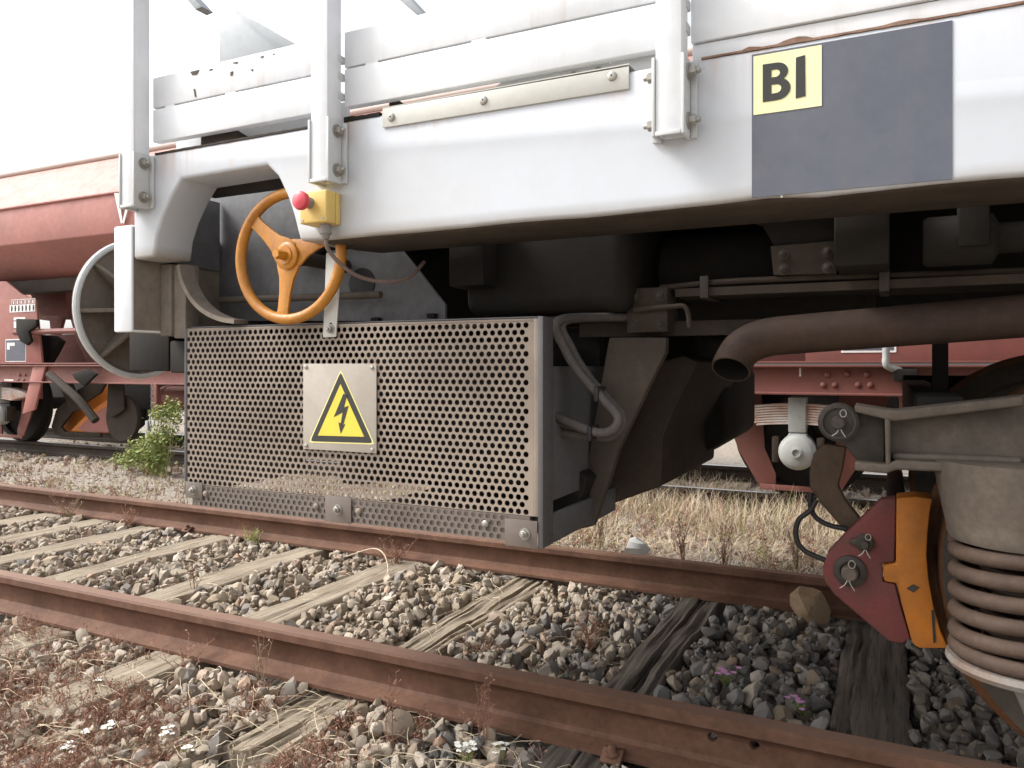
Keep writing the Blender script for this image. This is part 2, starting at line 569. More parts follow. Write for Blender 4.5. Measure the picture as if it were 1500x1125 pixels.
SG = 'wooden sleepers under the nearer track'
SLEEP = [(-6.05, .22, 'wood', 'farthest visible grey wooden sleeper at the far end of the nearer track', .008, 2),
         (-5.35, .23, 'wood', 'pale grey wooden sleeper, second from the far end of the nearer track', .006, 2),
         (-4.82, .20, 'wood', 'weathered sleeper half bedded in ballast, third from the far end of the nearer track', .006, 1),
         (-4.33, .20, 'wood', 'narrow pale sleeper with dark knot end, fourth from the far end', .006, 1),
         (-3.70, .18, 'wood', 'smooth pale grey sleeper with a dark exposed side by the far rail', .005, 1),
         (-3.00, .20, 'wood', 'smooth light brown sleeper just left of the dry twig, ahead of the cracked ones', .005, 1),
         (-2.33, .20, 'wood', 'brown sleeper with one long crack leading under the reddish dry tuft', .012, 2),
         (-1.60, .19, 'wood', 'rotten deeply split grey sleeper with broken end sticking out before the near rail', .03, 4),
         (-.76, .175, 'wood_dark', 'dark blackened sleeper with a wavy crack, in front of the pink flowers', .024, 2),
         (-.05, .215, 'wood_dark', 'dark flat sleeper below the red brake plate', .01, 1),
         (.66, .21, 'wood_dark', 'dark sleeper under the wheel', .01, 1)]
for k, (x, w, mt, lab, cr, nc) in enumerate(SLEEP):
    sleeper('sleeper', x, w, k * 3 + 5, mt, lab, SG, y0=(1.585 if k == 7 else 1.46 + rnd.uniform(-.05, .06)), top=-.152 + rnd.uniform(-.004, .004) + (-.012 if k == 7 else 0),
            rough=.012 if k in (7, 8) else .006, crack=cr, ncr=nc)
for k, (x, lab) in enumerate(((-1.42, 'dark half buried sleeper under the parked red hopper wagon, near its leaf spring'),)):
    sleeper('sleeper', -1.25, .24, 77, 'wood', 'grey sleeper end lying before the shiny rail of the farther track', 'wooden sleepers under the farther track', y0=5.3, y1=7.9, top=-.185)
SLX = [(s[0], s[1]) for s in SLEEP]

# ------------------------------------------------------------------ rails
def rail(xa, xb, yc, ztop, label, group, mat=('rail', 'rail_head'), h=.15, holes=()):
    hw, fw, ww = .0335, .0625, .0085
    prof = [(-hw * .75, 0), (-hw, -.007), (-hw * 1.02, -.030), (-ww * 1.7, -.046), (-ww, -.058), (-ww, -h + .038), (-ww * 2, -h + .026), (-fw, -h + .012), (-fw, -h),
            (fw, -h), (fw, -h + .012), (ww * 2, -h + .026), (ww, -h + .038), (ww, -.058), (ww * 1.7, -.046), (hw * 1.02, -.030), (hw, -.007), (hw * .75, 0)]
    n = len(prof)
    m = int((xb - xa) / .25)
    b = MB()
    v, f, mi = [], [], []
    for i in range(m + 1):
        x = xa + (xb - xa) * i / m
        for (y, z) in prof:
            v.append((x, yc + y, ztop + z))
    for i in range(m):
        for k in range(n):
            f.append((i * n + k, i * n + (k + 1) % n, (i + 1) * n + (k + 1) % n, (i + 1) * n + k))
            mi.append(1 if k in (n - 1,) else 0)
    f += [tuple(range(n)), tuple(m * n + k for k in range(n))]
    mi += [0, 0]
    b.add(v, f)
    b.mi = mi
    o = b.build('rail', list(mat), None, smooth=32)
    if holes:
        cut = MB()
        for hx, hz in holes:
            cut.lathe([(.0132, -.05), (.0132, .05)], (hx, yc, hz), (0, 1, 0), 20)
        c = cut.build('cutter', 'rail')
        md = o.modifiers.new('bolt_holes', 'BOOLEAN')
        md.object = c
        md.operation = 'DIFFERENCE'
        md.solver = 'EXACT'
        dg = bpy.context.evaluated_depsgraph_get()
        me2 = bpy.data.meshes.new_from_object(o.evaluated_get(dg))
        o.modifiers.clear()
        o.data = me2
        bpy.data.objects.remove(c)
        me2.set_sharp_from_angle(angle=R(32))
    return tag(o, label, 'rail', group)
NEAR_Y, FAR_Y = 2.0235, 3.5255
rn = rail(-30, 6, NEAR_Y, 0, 'nearest rusty rail with two bolt holes in its web, crossing the foreground', 'rails of the nearer track', holes=[(-0.412, -0.06), (-0.307, -0.058)])
rf = rail(-30, 6, FAR_Y, 0, 'rusty rail running just below the perforated box', 'rails of the nearer track')
rail(-40, 12, 6.0, -.05, 'shiny topped rail in the dry grass under the red hopper wagon', 'rails of the farther track', ('grime_brown', 'polished'))
rail(-40, 12, 7.435, -.05, 'far rail of the farther track, before bright gravel under the red hopper wagon', 'rails of the farther track', ('grime_brown', 'polished'))

# coach screws and clips holding the rails (parts of their rail)
def fastening(rl, x, y, sgn):
    b = MB()
    b.prism_x([(y, -.139), (y + sgn * .050, -.150), (y + sgn * .055, -.142), (y + sgn * .02, -.118), (y, -.122)], x - .028, x + .028)
    b.lathe([(.020, 0), (.020, .008), (.012, .010), (.012, .026), (.009, .028)], (x, y + sgn * .03, -.132), (0, 0, 1), 12)
    return b.build('rail_clip', 'rail', rl, bevel=.002)
fastening(rn, -.66, NEAR_Y - .048, -1)
fastening(rn, -3.02, NEAR_Y + .048, 1)
fastening(rf, -3.98, FAR_Y - .048, -1)

# ------------------------------------------------------------------ ballast stones
def rock_mesh(seed, sub):
    r = np.random.default_rng(seed)
    b = bmesh.new()
    bmesh.ops.create_icosphere(b, subdivisions=sub, radius=1)
    co = np.array([v.co[:] for v in b.verts])
    fc = np.array([[v.index for v in f.verts] for f in b.faces])
    b.free()
    for _ in range(15):
        d = r.normal(size=3)
        d /= np.linalg.norm(d)
        lim = r.uniform(.5, .82)
        k = co @ d
        over = np.clip(k - lim, 0, None)
        co = co - over[:, None] * d * .99
    co *= r.uniform(.75, 1.2, 3)
    co += r.normal(scale=.02, size=co.shape)
    co /= np.abs(co).max(0).mean()
    return co, fc
ROCKS2 = [rock_mesh(100 + i, 2) for i in range(14)]
ROCKS1 = [rock_mesh(200 + i, 1) for i in range(14)]
CY, SY = math.cos(R(26.177)), math.sin(R(26.177))
def view(x, y, z):
    Z = -x * SY + y * CY
    X = x * CY + y * SY
    return X / Z if Z > .05 else 9, Z, (z - .9025) / Z if Z > .05 else 9

stones = []   # x, y, z, r
def near_rail(x, y, r):
    return abs(y - NEAR_Y) < .066 + r * .55 or abs(y - FAR_Y) < .066 + r * .55
def on_sleeper(x, y, r):
    return 1.5 < y < 4.05 and any(abs(x - sx) < sw / 2 + r * .35 for sx, sw in SLX)
occ = {}
def try_stone(x, y, r, zb):
    k, Z, t = view(x, y, zb)
    if abs(k) > .76 or Z > 11:
        return
    zs = zb
    ck = (int(x / .03), int(y / .03))
    for i in (-1, 0, 1):
        for j in (-1, 0, 1):
            for (sx, sy, sz, sr) in occ.get((ck[0] + i, ck[1] + j), ()):
                d2 = (sx - x) ** 2 + (sy - y) ** 2
                q = ((sr + r) * .80) ** 2
                if d2 < q:
                    zs = max(zs, sz + math.sqrt(q - d2) * .75)
    lim = -.135 if NEAR_Y - .2 < y < FAR_Y + .2 else -.15
    if zs + r * .6 > lim:
        return
    if on_sleeper(x, y, r) and zs < -.14:
        return
    occ.setdefault(ck, []).append((x, y, zs, r))
    stones.append((x, y, zs, r))
def bed(x0, x1, y0, y1, count, rlo, rhi, zb):
    for _ in range(count):
        x, y = rnd.uniform(x0, x1), rnd.uniform(y0, y1)
        r = rlo + (rhi - rlo) * rnd.random() ** 2.0
        if near_rail(x, y, r):
            continue
        try_stone(x, y, r, zb + rnd.uniform(-.012, .008))
bed(-6.5, 1.3, NEAR_Y, FAR_Y, 13500, .015, .040, -.208)
bed(-5.2, .4, 1.15, NEAR_Y, 10500, .016, .043, -.22)
bed(-9, 1.5, FAR_Y, 4.1, 5000, .012, .026, -.212)
bed(-10, .5, 4.1, 5.2, 3500, .008, .018, -.212)
bed(-9.5, -4, 1.3, 3.5, 1500, .018, .03, -.21)
bed(-12, 1.5, 5.4, 8.2, 2600, .02, .04, -.205)
stones[:] = [q for q in stones if not (-.32 < q[0] < -.12 and abs(q[1] - NEAR_Y) < .22 and q[2] + q[3] > -.13)]
bed(-5.2, 1.2, 1.15, 4.0, 16000, .005, .012, -.197)
print('stones', len(stones))
vis = []
for i, (x, y, z, r) in enumerate(stones):
    k, Z, t = view(x, y, z)
    u, v = 750 + 1125 * k, 535 - 1125 * t
    hidden = (y > FAR_Y) or (NEAR_Y < y < NEAR_Y + .13) or z < -.2
    if 5 < u < 1495 and v < 1120 and not hidden:
        vis.append((r / Z, i))
vis.sort(reverse=True)
single = set(i for _, i in vis[:292])

ballast = MB().box(-9, 2, 1.0, 4.1, -.40, -.245).build('ballast_bed', 'ground')
tag(ballast, 'bed of grey and brown broken stone ballast around the rails', kind='structure')
rock_me = []
for co, fc in ROCKS2[:10]:
    m_ = bpy.data.meshes.new('stone')
    m_.from_pydata(co.tolist(), [], fc.tolist())
    m_.materials.append(M['stone'])
    m_.shade_smooth()
    m_.set_sharp_from_angle(angle=R(27))
    rock_me.append(m_)
def rand_rot(r):
    return Matrix.Rotation(r.uniform(0, 6.3), 3, 'Z') @ Matrix.Rotation(r.uniform(0, 6.3), 3, 'X') @ Matrix.Rotation(r.uniform(0, 6.3), 3, 'Y')
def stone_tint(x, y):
    # greyer stones at the right, wagon's shade put into their tint; tan elsewhere
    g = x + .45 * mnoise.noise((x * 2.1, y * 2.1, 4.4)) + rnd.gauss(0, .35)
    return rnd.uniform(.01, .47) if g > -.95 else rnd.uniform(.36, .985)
Vs, Fs, Ts, off = [], [], [], 0
for i, (x, y, z, r) in enumerate(stones):
    sc = np.array([rnd.uniform(.85, 1.2), rnd.uniform(.85, 1.2), rnd.uniform(.65, .95)]) * r * 1.12
    if i in single:
        o = bpy.data.objects.new('stone', rock_me[i % 10])
        COL.objects.link(o)
        o.parent = ballast
        o.location = Vector((x, y, z)) - ORG[ballast.name]
        o.rotation_euler = rand_rot(rnd).to_euler()
        o.scale = [float(q) for q in sc]
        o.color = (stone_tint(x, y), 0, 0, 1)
        continue
    k, Z, t = view(x, y, z)
    co, fc = (ROCKS2 if Z < 3.6 and r > .019 else ROCKS1)[rnd.randrange(14)]
    mt = np.array(rand_rot(rnd))
    Vs.append((co * sc) @ mt.T + np.array((x, y, z)))
    Fs.append(fc + off)
    off += len(co)
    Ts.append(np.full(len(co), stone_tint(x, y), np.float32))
V, F, T = np.concatenate(Vs).astype(np.float32), np.concatenate(Fs).astype(np.int32), np.concatenate(Ts)
me = bpy.data.meshes.new('stone_fill')
me.vertices.add(len(V)); me.vertices.foreach_set('co', V.ravel())
me.loops.add(F.size); me.loops.foreach_set('vertex_index', F.ravel())
me.polygons.add(len(F)); me.polygons.foreach_set('loop_start', np.arange(0, F.size, 3, dtype=np.int32))
me.update(calc_edges=True)
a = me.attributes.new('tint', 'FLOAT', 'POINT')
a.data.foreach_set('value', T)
fill = link('stone_fill', me, 'stone', ballast, 27, ORG[ballast.name])
fill.color = (0, 0, 0, 1)
tag(fill, kind='stuff')
print('fill tris', len(F), len(stones))

def lone_stone(name, label, x, y, z, r, seed, mat, scl):
    co, fc = rock_mesh(seed, 2)
    co = co * np.array(scl) * r + np.array((x, y, z))
    m_ = bpy.data.meshes.new(name)
    m_.from_pydata(co.tolist(), [], fc.tolist())
    return tag(link(name, m_, mat, None, 30), label, 'stone')
lone_stone('white_stone', 'white stone lying in the grass behind the far rail', -1.19, 3.90, -.052, .075, 31, 'stone_white', (1.05, .7, .95))
lone_stone('brown_stone', 'large brown stone leaning on the far rail beside the red brake plate', -.30, 3.40, -.115, .085, 9, 'stone_brown', (.85, .8, 1.1))

# ------------------------------------------------------------------ white wagon
YF = 1.42
wagon = thing('works_wagon', 'white works wagon with perforated grey box and orange handwheel standing on the nearer track', 'rail wagon', (-.6, TRACK_Y, 0))

# side beam with the handwheel recess
bot = [(x_, 1.196 + .0035 * mnoise.noise((x_ * 5, 0, 0)) + (.004 if abs(x_ + .17) < .03 else 0)) for x_ in np.arange(2.95, -1.15, -.085)]
outline = [(-1.846, 1.467), (3.0, 1.467), (3.0, 1.196)] + [(float(a), float(b)) for a, b in bot] + \
    [(-1.215, 1.196), (-1.262, 1.199), (-1.272, 1.23), (-1.285, 1.27), (-1.302, 1.31), (-1.332, 1.362), (-1.368, 1.393), (-1.662, 1.39), (-1.70, 1.347), (-1.733, 1.297), (-1.755, 1.249), (-1.765, 1.192), (-1.846, 1.190)]
sole = MB().prism(outline, YF, YF + .125)
sole = sole.build('side_beam', 'beam_paint', wagon, bevel=.009, seg=3, bevel_angle=50)
b = MB()
b.prism_x([(1.432, 1.2035), (1.66, 1.2035), (1.66, 1.197), (1.55, 1.190), (1.44, 1.191), (1.428, 1.197)], -1.20, 3.0)
b.build('beam_flange', 'sole_under', sole, bevel=.002)
b = MB().prism([(-.186, 1.46), (-.183, 1.46), (-.168, 1.197), (-.172, 1.197)], YF - .0008, YF + .002)
b.build('weld_seam', 'beam_paint', sole)
# rust line and torn flaps along the beam's top edge
def rust_edge(x0, x1, h, mat='seam', flaps=()):
    n = max(6, int((x1 - x0) / .012))
    top = []
    for i in range(n + 1):
        x = x0 + (x1 - x0) * i / n
        hh = h * (.55 + .9 * abs(mnoise.noise((x * 30, 1.3, 0))))
        for fx, fw, fh in flaps:
            if abs(x - fx) < fw:
                hh = max(hh, fh * (1 - .5 * abs(x - fx) / fw))
        top.append((x, 1.4672 + hh))
    botm = [(x, 1.4645 - .0022 * abs(mnoise.noise((x * 45, 7.7, 0)))) for x, _ in reversed(top)]
    MB().prism(top + botm, YF - .0015, YF + .01).build('rust_edge', mat, sole)
rust_edge(-.31, 1.3, .0007, flaps=((-.225, .012, .005), (-.145, .022, .008), (.02, .02, .004)))
rust_edge(-1.13, -1.03, .008, 'grime')
rust_edge(-1.76, -1.22, .0022, 'grime_brown')
# dark painted patch and BI panel
b = MB().box(-.2205, .0905, YF - .0016, YF + .001, 1.2015, 1.4565)
patch = b.build('dark_panel', 'dark_patch', wagon)
b = MB().box(-.2175, -.1045, YF - .0028, YF - .0008, 1.348, 1.4525)
lab = b.build('letter_panel', 'label_yellow', patch)
def arc(cx, cz, rx, rz, a0, a1, n=9):
    return [(cx + rx * math.cos(R(a0 + (a1 - a0) * i / n)), cz + rz * math.sin(R(a0 + (a1 - a0) * i / n))) for i in range(n + 1)]
bx, bz, bh = -.2015, 1.3685, .0665
outer = [(bx, bz), (bx + .021, bz)] + arc(bx + .024, bz + .0195, .0225, .0195, -90, 62) + arc(bx + .023, bz + .0495, .0195, .0165, -48, 90) + [(bx, bz + bh)]
h1 = [(bx + .0145, bz + .0125)] + arc(bx + .023, bz + .0205, .0082, .0078, -80, 80) + [(bx + .0145, bz + .0285)]
h2 = [(bx + .0145, bz + .041)] + arc(bx + .0215, bz + .0478, .0075, .0068, -80, 80) + [(bx + .0145, bz + .0545)]
flat_curve([outer, h1, h2], YF - .0033, .0006, 'letter', 'black_print', lab if False else patch)
flat_curve([[(-.1465, 1.3665), (-.1305, 1.3685), (-.1312, 1.4395), (-.1462, 1.4375)]], YF - .0033, .0006, 'letter', 'black_print', patch)

# riveted cover strip
b = MB().prism([(-1.019, 1.434), (-.447, 1.431), (-.447, 1.474), (-1.019, 1.477)], YF - .005, YF - .001)
strip = b.build('cover_strip', 'stainless', wagon, bevel=.0012)
b = MB().box(-1.019, -.447, YF - .004, YF + .07, 1.4775, 1.4795)
b.build('strip_lip', 'stainless', strip)
for (x_, z_) in ((-0.995, 1.454), (-0.762, 1.456), (-0.48, 1.46)):
    MB().lathe([(.0095, 0), (.0088, .003), (.005, .0048), (.002, .0045), (.002, .001)], (x_, YF - .005, z_), (0, -1, 0), 16).build('rivet', 'bolt', strip)

# stakes with their sockets
def stake(xc, top=2.4):
    w = .0235
    y0, y1 = 1.369, YF - .001
    b = MB()
    zb = 1.325
    t = .004
    for (xa, xb, ya, yb) in ((xc - w, xc + w, y0, y0 + t), (xc - w, xc + w, y1 - t - .001, y1 - .001), (xc - w, xc - w + t, y0 + t, y1 - t - .001), (xc + w - t, xc + w, y0 + t, y1 - t - .001)):
        b.box(xa, xb, ya, yb, zb, top)
    st = b.build('stake', 'white', wagon, bevel=.0012, seg=2)
    b = MB()
    for sg in (-1, 1):
        xa = xc + sg * (w + .0005)
        xb = xc + sg * (w + .0065)
        b.box(min(xa, xb), max(xa, xb), y0 - .004, y1, 1.318, 1.462)
        xa2, xb2 = xc + sg * (w + .0068), xc + sg * (w + .019)
        b.box(min(xa2, xb2), max(xa2, xb2), y1 - .008, y1, 1.320, 1.458)
    b.box(xc - w, xc + w, y0 - .0045, y0 - .0008, 1.318, 1.326)
    b.build('socket', 'white_grey', st, bevel=.0014)
    for z_ in (1.347, 1.436):
        for sg in (-1, 1):
            MB().bolt((xc + sg * (w + .0067), 1.394, z_), (sg, 0, 0), .0105, .012).build('bolt', 'bolt', st)
    return st
for xc in (-1.802, -1.160, -.3585):
    stake(xc)
st4 = stake(.60)

# drop-side boards
def board(x0, x1, z0, z1, nm='side_board', mat='white'):
    return MB().box(x0, x1, 1.425, 1.449, z0, z1).build(nm, mat, wagon, bevel=.003)
for (x0, x1) in ((-1.776, -1.187), (-1.134, -.386), (-.331, .572)):
    l0 = 1.500
    board(x0, x1, l0, 1.5885)
    board(x0, x1, 1.5915, 1.674, mat='white_chip')
# small hinge stubs by the stakes
for x0 in (-1.134, -.331):
    for z_ in (1.515, 1.56, 1.60):
        MB().box(x0 - .010, x0 - .001, 1.405, 1.43, z_, z_ + .018).build('hinge_stub', 'white_grey', wagon, bevel=.002)
# thin backing strips at the board joints
for (x0, x1) in ((-1.776, -1.187), (-1.134, -.386), (-.331, .572)):
    for z_ in (1.59,):
        MB().box(x0, x1, 1.4505, 1.456, z_ - .012, z_ + .012).build('joint_strip', 'seam', wagon)
    for t in (.08, .45):
        xx = x0 + (x1 - x0) * t
        MB().box(xx, xx + .035, 1.426, 1.448, 1.587, 1.5935).build('spacer', 'white', wagon)
# sill strip behind the gap above the beam
MB().box(-.33, .60, 1.432, 1.446, 1.468, 1.4985).build('sill_strip', 'white_chip', wagon, bevel=.002)
MB().box(-1.776, -1.187, 1.50, 1.515, 1.468, 1.545).build('sill_strip', 'white_grey', wagon, bevel=.002)
for (x0, x1) in ((-1.63, -1.50), (-1.03, -1.00), (-.60, -.56), (-.545, -.50)):
    MB().prism_x([(1.455, 1.468), (1.62, 1.468), (1.62, 1.475), (1.462, 1.505), (1.455, 1.505)], x0, x1).build('floor_bracket', 'grime_brown' if x0 < -.9 else 'stainless', wagon, bevel=.002)
for x_ in (-.575, -.522):
    MB().lathe([(.008, 0), (.007, .003), (.003, .005)], (x_, 1.4545, 1.492), (0, -1, 0), 12).build('rivet', 'bolt', wagon)

MB().prism([(-.80, 1.47), (-.50, 1.47), (-.50, 1.503), (-.74, 1.503)], 1.452, 1.456).build('gap_plate', 'white_grey', wagon, bevel=.001)
MB().prism([(-.497, 1.47), (-.40, 1.47), (-.40, 1.503), (-.497, 1.503)], 1.4525, 1.457).build('gap_plate', 'white_grey', wagon, bevel=.001)
# far side of the body, end bulkhead plate and folded arms
b = MB()
b.box(-1.80, 3.0, 4.095, 4.12, 1.47, 1.95)
b.build('side_boards', 'white', wagon, bevel=.004)
b = MB().prism([(-2.686, 2.198), (-2.686, 2.508), (-2.615, 2.488), (-2.182, 2.216), (-2.182, 2.114)], 2.5, 2.53)
b.build('bulkhead_plate', 'pale_panel', wagon, bevel=.003)
for pts_ in ([(-2.587, 2.423), (-2.541, 2.413), (-2.457, 2.33), (-2.495, 2.326)], [(-1.55, 2.195), (-1.494, 2.183), (-1.411, 2.091), (-1.438, 2.09)]):
    MB().prism(pts_, 2.2, 2.26).build('folded_arm', 'pale_panel', wagon, bevel=.004)
# floor
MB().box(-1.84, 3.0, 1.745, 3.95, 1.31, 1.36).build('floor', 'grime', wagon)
MB().prism_x([(4.0, 1.196), (4.125, 1.196), (4.125, 1.467), (4.0, 1.467)], -1.846, 3.0).build('side_beam', 'white', wagon, bevel=.008)

# headstock and end plates
hs = MB().box(-1.921, -1.8475, 1.416, 4.13, .993, 1.285)
hs.mi = [1, 1, 0, 0, 1, 1]
hs = hs.build('headstock', ['white', 'headstock_side'], wagon, bevel=.006)
b = MB()
b.box(-1.8460, -1.801, 1.505, 1.56, .985, 1.186)
b.build('headstock_bracket', 'headstock_side', wagon, bevel=.004)
b = MB()
b.box(-1.799, -1.752, 1.512, 1.56, .978, 1.183)
b.build('headstock_bracket', 'headstock_side', wagon, bevel=.004)
rp = smoothpath(xz([(-1.752, 1.178), (-1.737, 1.132), (-1.705, 1.086), (-1.659, 1.05), (-1.598, 1.026), (-1.542, 1.017)], 1.49), 6)
b = MB()
for p_, q_ in ((0, 0),):
    n_ = len(rp)
    v_ = []
    for i_, p in enumerate(rp):
        t_ = (rp[min(i_ + 1, n_ - 1)] - rp[max(i_ - 1, 0)]).normalized()
        m_ = Vector((t_.z, 0, -t_.x)) * .006
        for yy in (1.485, 1.535):
            v_ += [(p.x + m_.x, yy, p.z + m_.z), (p.x - m_.x, yy, p.z - m_.z)]
    f_ = []
    for i_ in range(n_ - 1):
        a_ = i_ * 4
        f_ += [(a_, a_ + 1, a_ + 5, a_ + 4), (a_ + 2, a_ + 6, a_ + 7, a_ + 3), (a_, a_ + 4, a_ + 6, a_ + 2), (a_ + 1, a_ + 3, a_ + 7, a_ + 5)]
    f_ += [(0, 2, 3, 1), tuple(4 * (n_ - 1) + k for k in (0, 1, 3, 2))]
    b.add(v_, f_)
b.build('drum_rim', 'headstock_side', wagon)
# buffer
def buffer(yc):
    c = (-2.50, yc, 1.105)
    b = MB()
    b.lathe([(.0, -.022), (.12, -.018), (.24, .0), (.25, .008), (.25, .026), (.232, .028), (.226, .012), (.12, .0), (.0, -.004)], c, (1, 0, 0), 56)
    bf = b.build('buffer_head', 'headstock_side', wagon)
    MB().tube([(c[0] + .022, yc + .243 * math.cos(a), 1.105 + .243 * math.sin(a)) for a in np.linspace(0, 2 * math.pi, 57)[:-1]], .0115, 8, True).build('buffer_rim', 'white_grey', bf)
    for k in range(8):
        a = R(45 * k + 4)
        d = Vector((0, math.cos(a), math.sin(a)))
        n_ = Vector((0, -math.sin(a), math.cos(a))) * .007
        o = Vector(c)
        X = Vector((1, 0, 0))
        v = [o + d * .07 - n_, o + d * .07 + n_, o + d * .234 + n_, o + d * .234 - n_]
        vv = [p + X * .004 for p in v] + [p + X * h for p, h in zip(v, (.10, .10, .024, .024))]
        MB().add(vv, [(0, 1, 2, 3), (4, 5, 6, 7), (0, 1, 5, 4), (1, 2, 6, 5), (2, 3, 7, 6), (3, 0, 4, 7)]).build('buffer_rib', 'headstock_side', bf, bevel=.002)
    MB().lathe([(.075, .0), (.075, .30), (.11, .31), (.11, .56)], c, (1, 0, 0), 28).build('buffer_shank', 'grime_brown', bf)
    MB().lathe([(.10, .20), (.115, .22), (.125, .58), (.08, .58), (.08, .20)], c, (1, 0, 0), 36, True).build('buffer_sleeve', 'grime_brown', bf)
buffer(1.93)
buffer(3.62)
MB().box(-2.10, -1.925, 1.60, 1.66, .885, 1.03).build('buffer_stay', 'grime', wagon, bevel=.006)
MB().box(-1.921, -1.50, 1.60, 3.9, .880, .975).build('end_cross_beam', 'grime', wagon, bevel=.006)

# recess behind the handwheel
rec = MB().prism([(-2.044, 1.348), (-1.968, 1.535), (-1.822, 1.57), (-1.402, 1.518), (-1.331, 1.348), (-1.205, 1.244), (-1.137, 1.17), (-1.04, 1.061), (-1.04, 1.018), (-1.822, 1.038), (-1.921, 1.092), (-1.992, 1.176)], 1.72, 1.732)
rec.build('recess_plate', 'grey_plate', wagon, bevel=.002)
MB().lathe([(.0, 0), (.043, 0), (.043, .004), (.0, .006)], (-1.305, 1.7195, 1.128), (0, -1, 0), 28).build('recess_cap', 'rubber', wagon)
for k in range(9):
    pass
MB().box(-1.80, -1.20, 1.55, 1.66, 1.398, 1.412).build('recess_roof', 'grime_brown', wagon, bevel=.002)
for (x_, z_) in ((-1.251, 1.026), (-1.073, 1.032)):
    MB().box(x_ - .012, x_ + .012, 1.700, 1.7195, z_ - .006, z_ + .006).build('plate_clip', 'grime', wagon, bevel=.002)
MB().tube([(-1.78, 1.66, 1.095), (-1.20, 1.66, 1.088)], .010, 10).build('brake_spindle', 'cast', wagon)
MB().tube([(-1.52, 1.66, 1.20), (-1.42, 1.66, 1.20), (-1.40, 1.68, 1.24), (-1.30, 1.68, 1.24)], .022, 10).build('gear_lever', 'grime', wagon)

MB().box(-1.8468, -1.838, 1.562, 1.715, 1.19, 1.40).build('recess_cheek', 'grey_plate', wagon, bevel=.002)
# handwheel
HC = Vector((-1.345, 1.475, 1.175))
hw = MB().tube([HC + Vector((.1625 * math.cos(a), 0, .1575 * math.sin(a))) for a in np.linspace(0, 2 * math.pi, 65)[:-1]], .0135, 14, True).build('handwheel', 'orange', wagon)
for ang in (140, 262, 18):
    a = R(ang)
    d = Vector((math.cos(a), 0, math.sin(a)))
    n_ = Vector((-math.sin(a), 0, math.cos(a)))
    prof = [(.0, .040), (.03, .034), (.055, .023), (.09, .018), (.13, .0165), (.158, .020)]
    pl = [HC + d * r_ + n_ * w_ for r_, w_ in prof] + [HC + d * r_ - n_ * w_ for r_, w_ in reversed(prof)]
    pts = [(p.x, p.z) for p in pl]
    MB().prism(pts, HC.y - .004 + .0004 * (ang % 7), HC.y + .004 + .0004 * (ang % 7)).build('spoke', 'orange', hw, bevel=.0015)
MB().lathe([(.034, 0), (.034, .006), (.028, .010), (.022, .010), (.022, .014), (.0, .014)], HC + Vector((0, -.004, 0)), (0, -1, 0), 28).build('hub', 'orange', hw)
MB().lathe([(.0125, .0), (.0125, .028), (.0105, .032)], HC + Vector((0, -.016, 0)), (0, -1, 0), 6).build('hub_nut', 'orange', hw)
MB().lathe([(.018, .0), (.018, .22)], HC + Vector((0, .006, 0)), (0, 1, 0), 14).build('spindle', 'grime_brown', hw)

# emergency stop
es = MB().box(-1.2165, -1.1385, 1.368, 1.402, 1.2265, 1.2995)
es = es.build('stop_switch', 'yellow', wagon, bevel=.004, seg=3)
MB().box(-1.2165, -1.1385, 1.4025, 1.4195, 1.2265, 1.2995).build('switch_base', 'yellow', es, bevel=.003)
MB().lathe([(.013, 0), (.013, .018), (.0165, .022)], (-1.186, 1.368, 1.272), (0, -1, 0), 20).build('button_collar', 'grey_plastic', es)
MB().lathe([(.016, 0), (.0205, .003), (.0215, .010), (.019, .016), (.010, .0195), (.0, .020)], (-1.186, 1.347, 1.272), (0, -1, 0), 28).build('stop_button', 'red_plastic', es)
for (x_, z_) in ((-1.208, 1.234), (-1.147, 1.234)):
    MB().lathe([(.0035, 0), (.0035, .001)], (x_, 1.368, z_), (0, -1, 0), 10).build('screw', 'bolt', es)
MB().lathe([(.0125, 0), (.0125, .012), (.0145, .013), (.0145, .022), (.010, .026), (.008, .034)], (-1.163, 1.395, 1.2265), (0, 0, -1), 12).build('cable_gland', 'grey_plastic', es)
MB().tube(smoothpath([(-1.163, 1.395, 1.195), (-1.160, 1.40, 1.170), (-1.150, 1.43, 1.14), (-1.125, 1.47, 1.112), (-1.085, 1.52, 1.103), (-1.05, 1.57, 1.118), (-1.04, 1.62, 1.16)]), .0048, 8).build('switch_cable', 'cable_pink', es)

# equipment box
BY = 1.50
BX0, BX1, BZ0, BZ1 = -1.731, -.674, .578, 1.003
cab = MB()
cab.box(BX0 - .010, BX0 - .001, BY - .002, 1.98, .548, 1.004)
cab.box(BX1 + .001, BX1 + .013, BY - .006, BY + .05, .512, 1.007)
cab.box(BX0, BX1, BY + .030, BY + .055, .535, .545)
cab.box(-1.20, BX1, BY + .056, 1.968, .536, .544)
cab.box(BX0, BX1, BY + .012, BY + .032, 1.0045, 1.0085)
cab.box(BX0, BX1, 1.97, 1.98, .5455, .57)
cab.box(BX1 + .002, BX1 + .012, BY + .052, 1.98, .512, .575)
cabinet = cab.build('equipment_cabinet', 'mesh_grey', wagon, bevel=.0015)

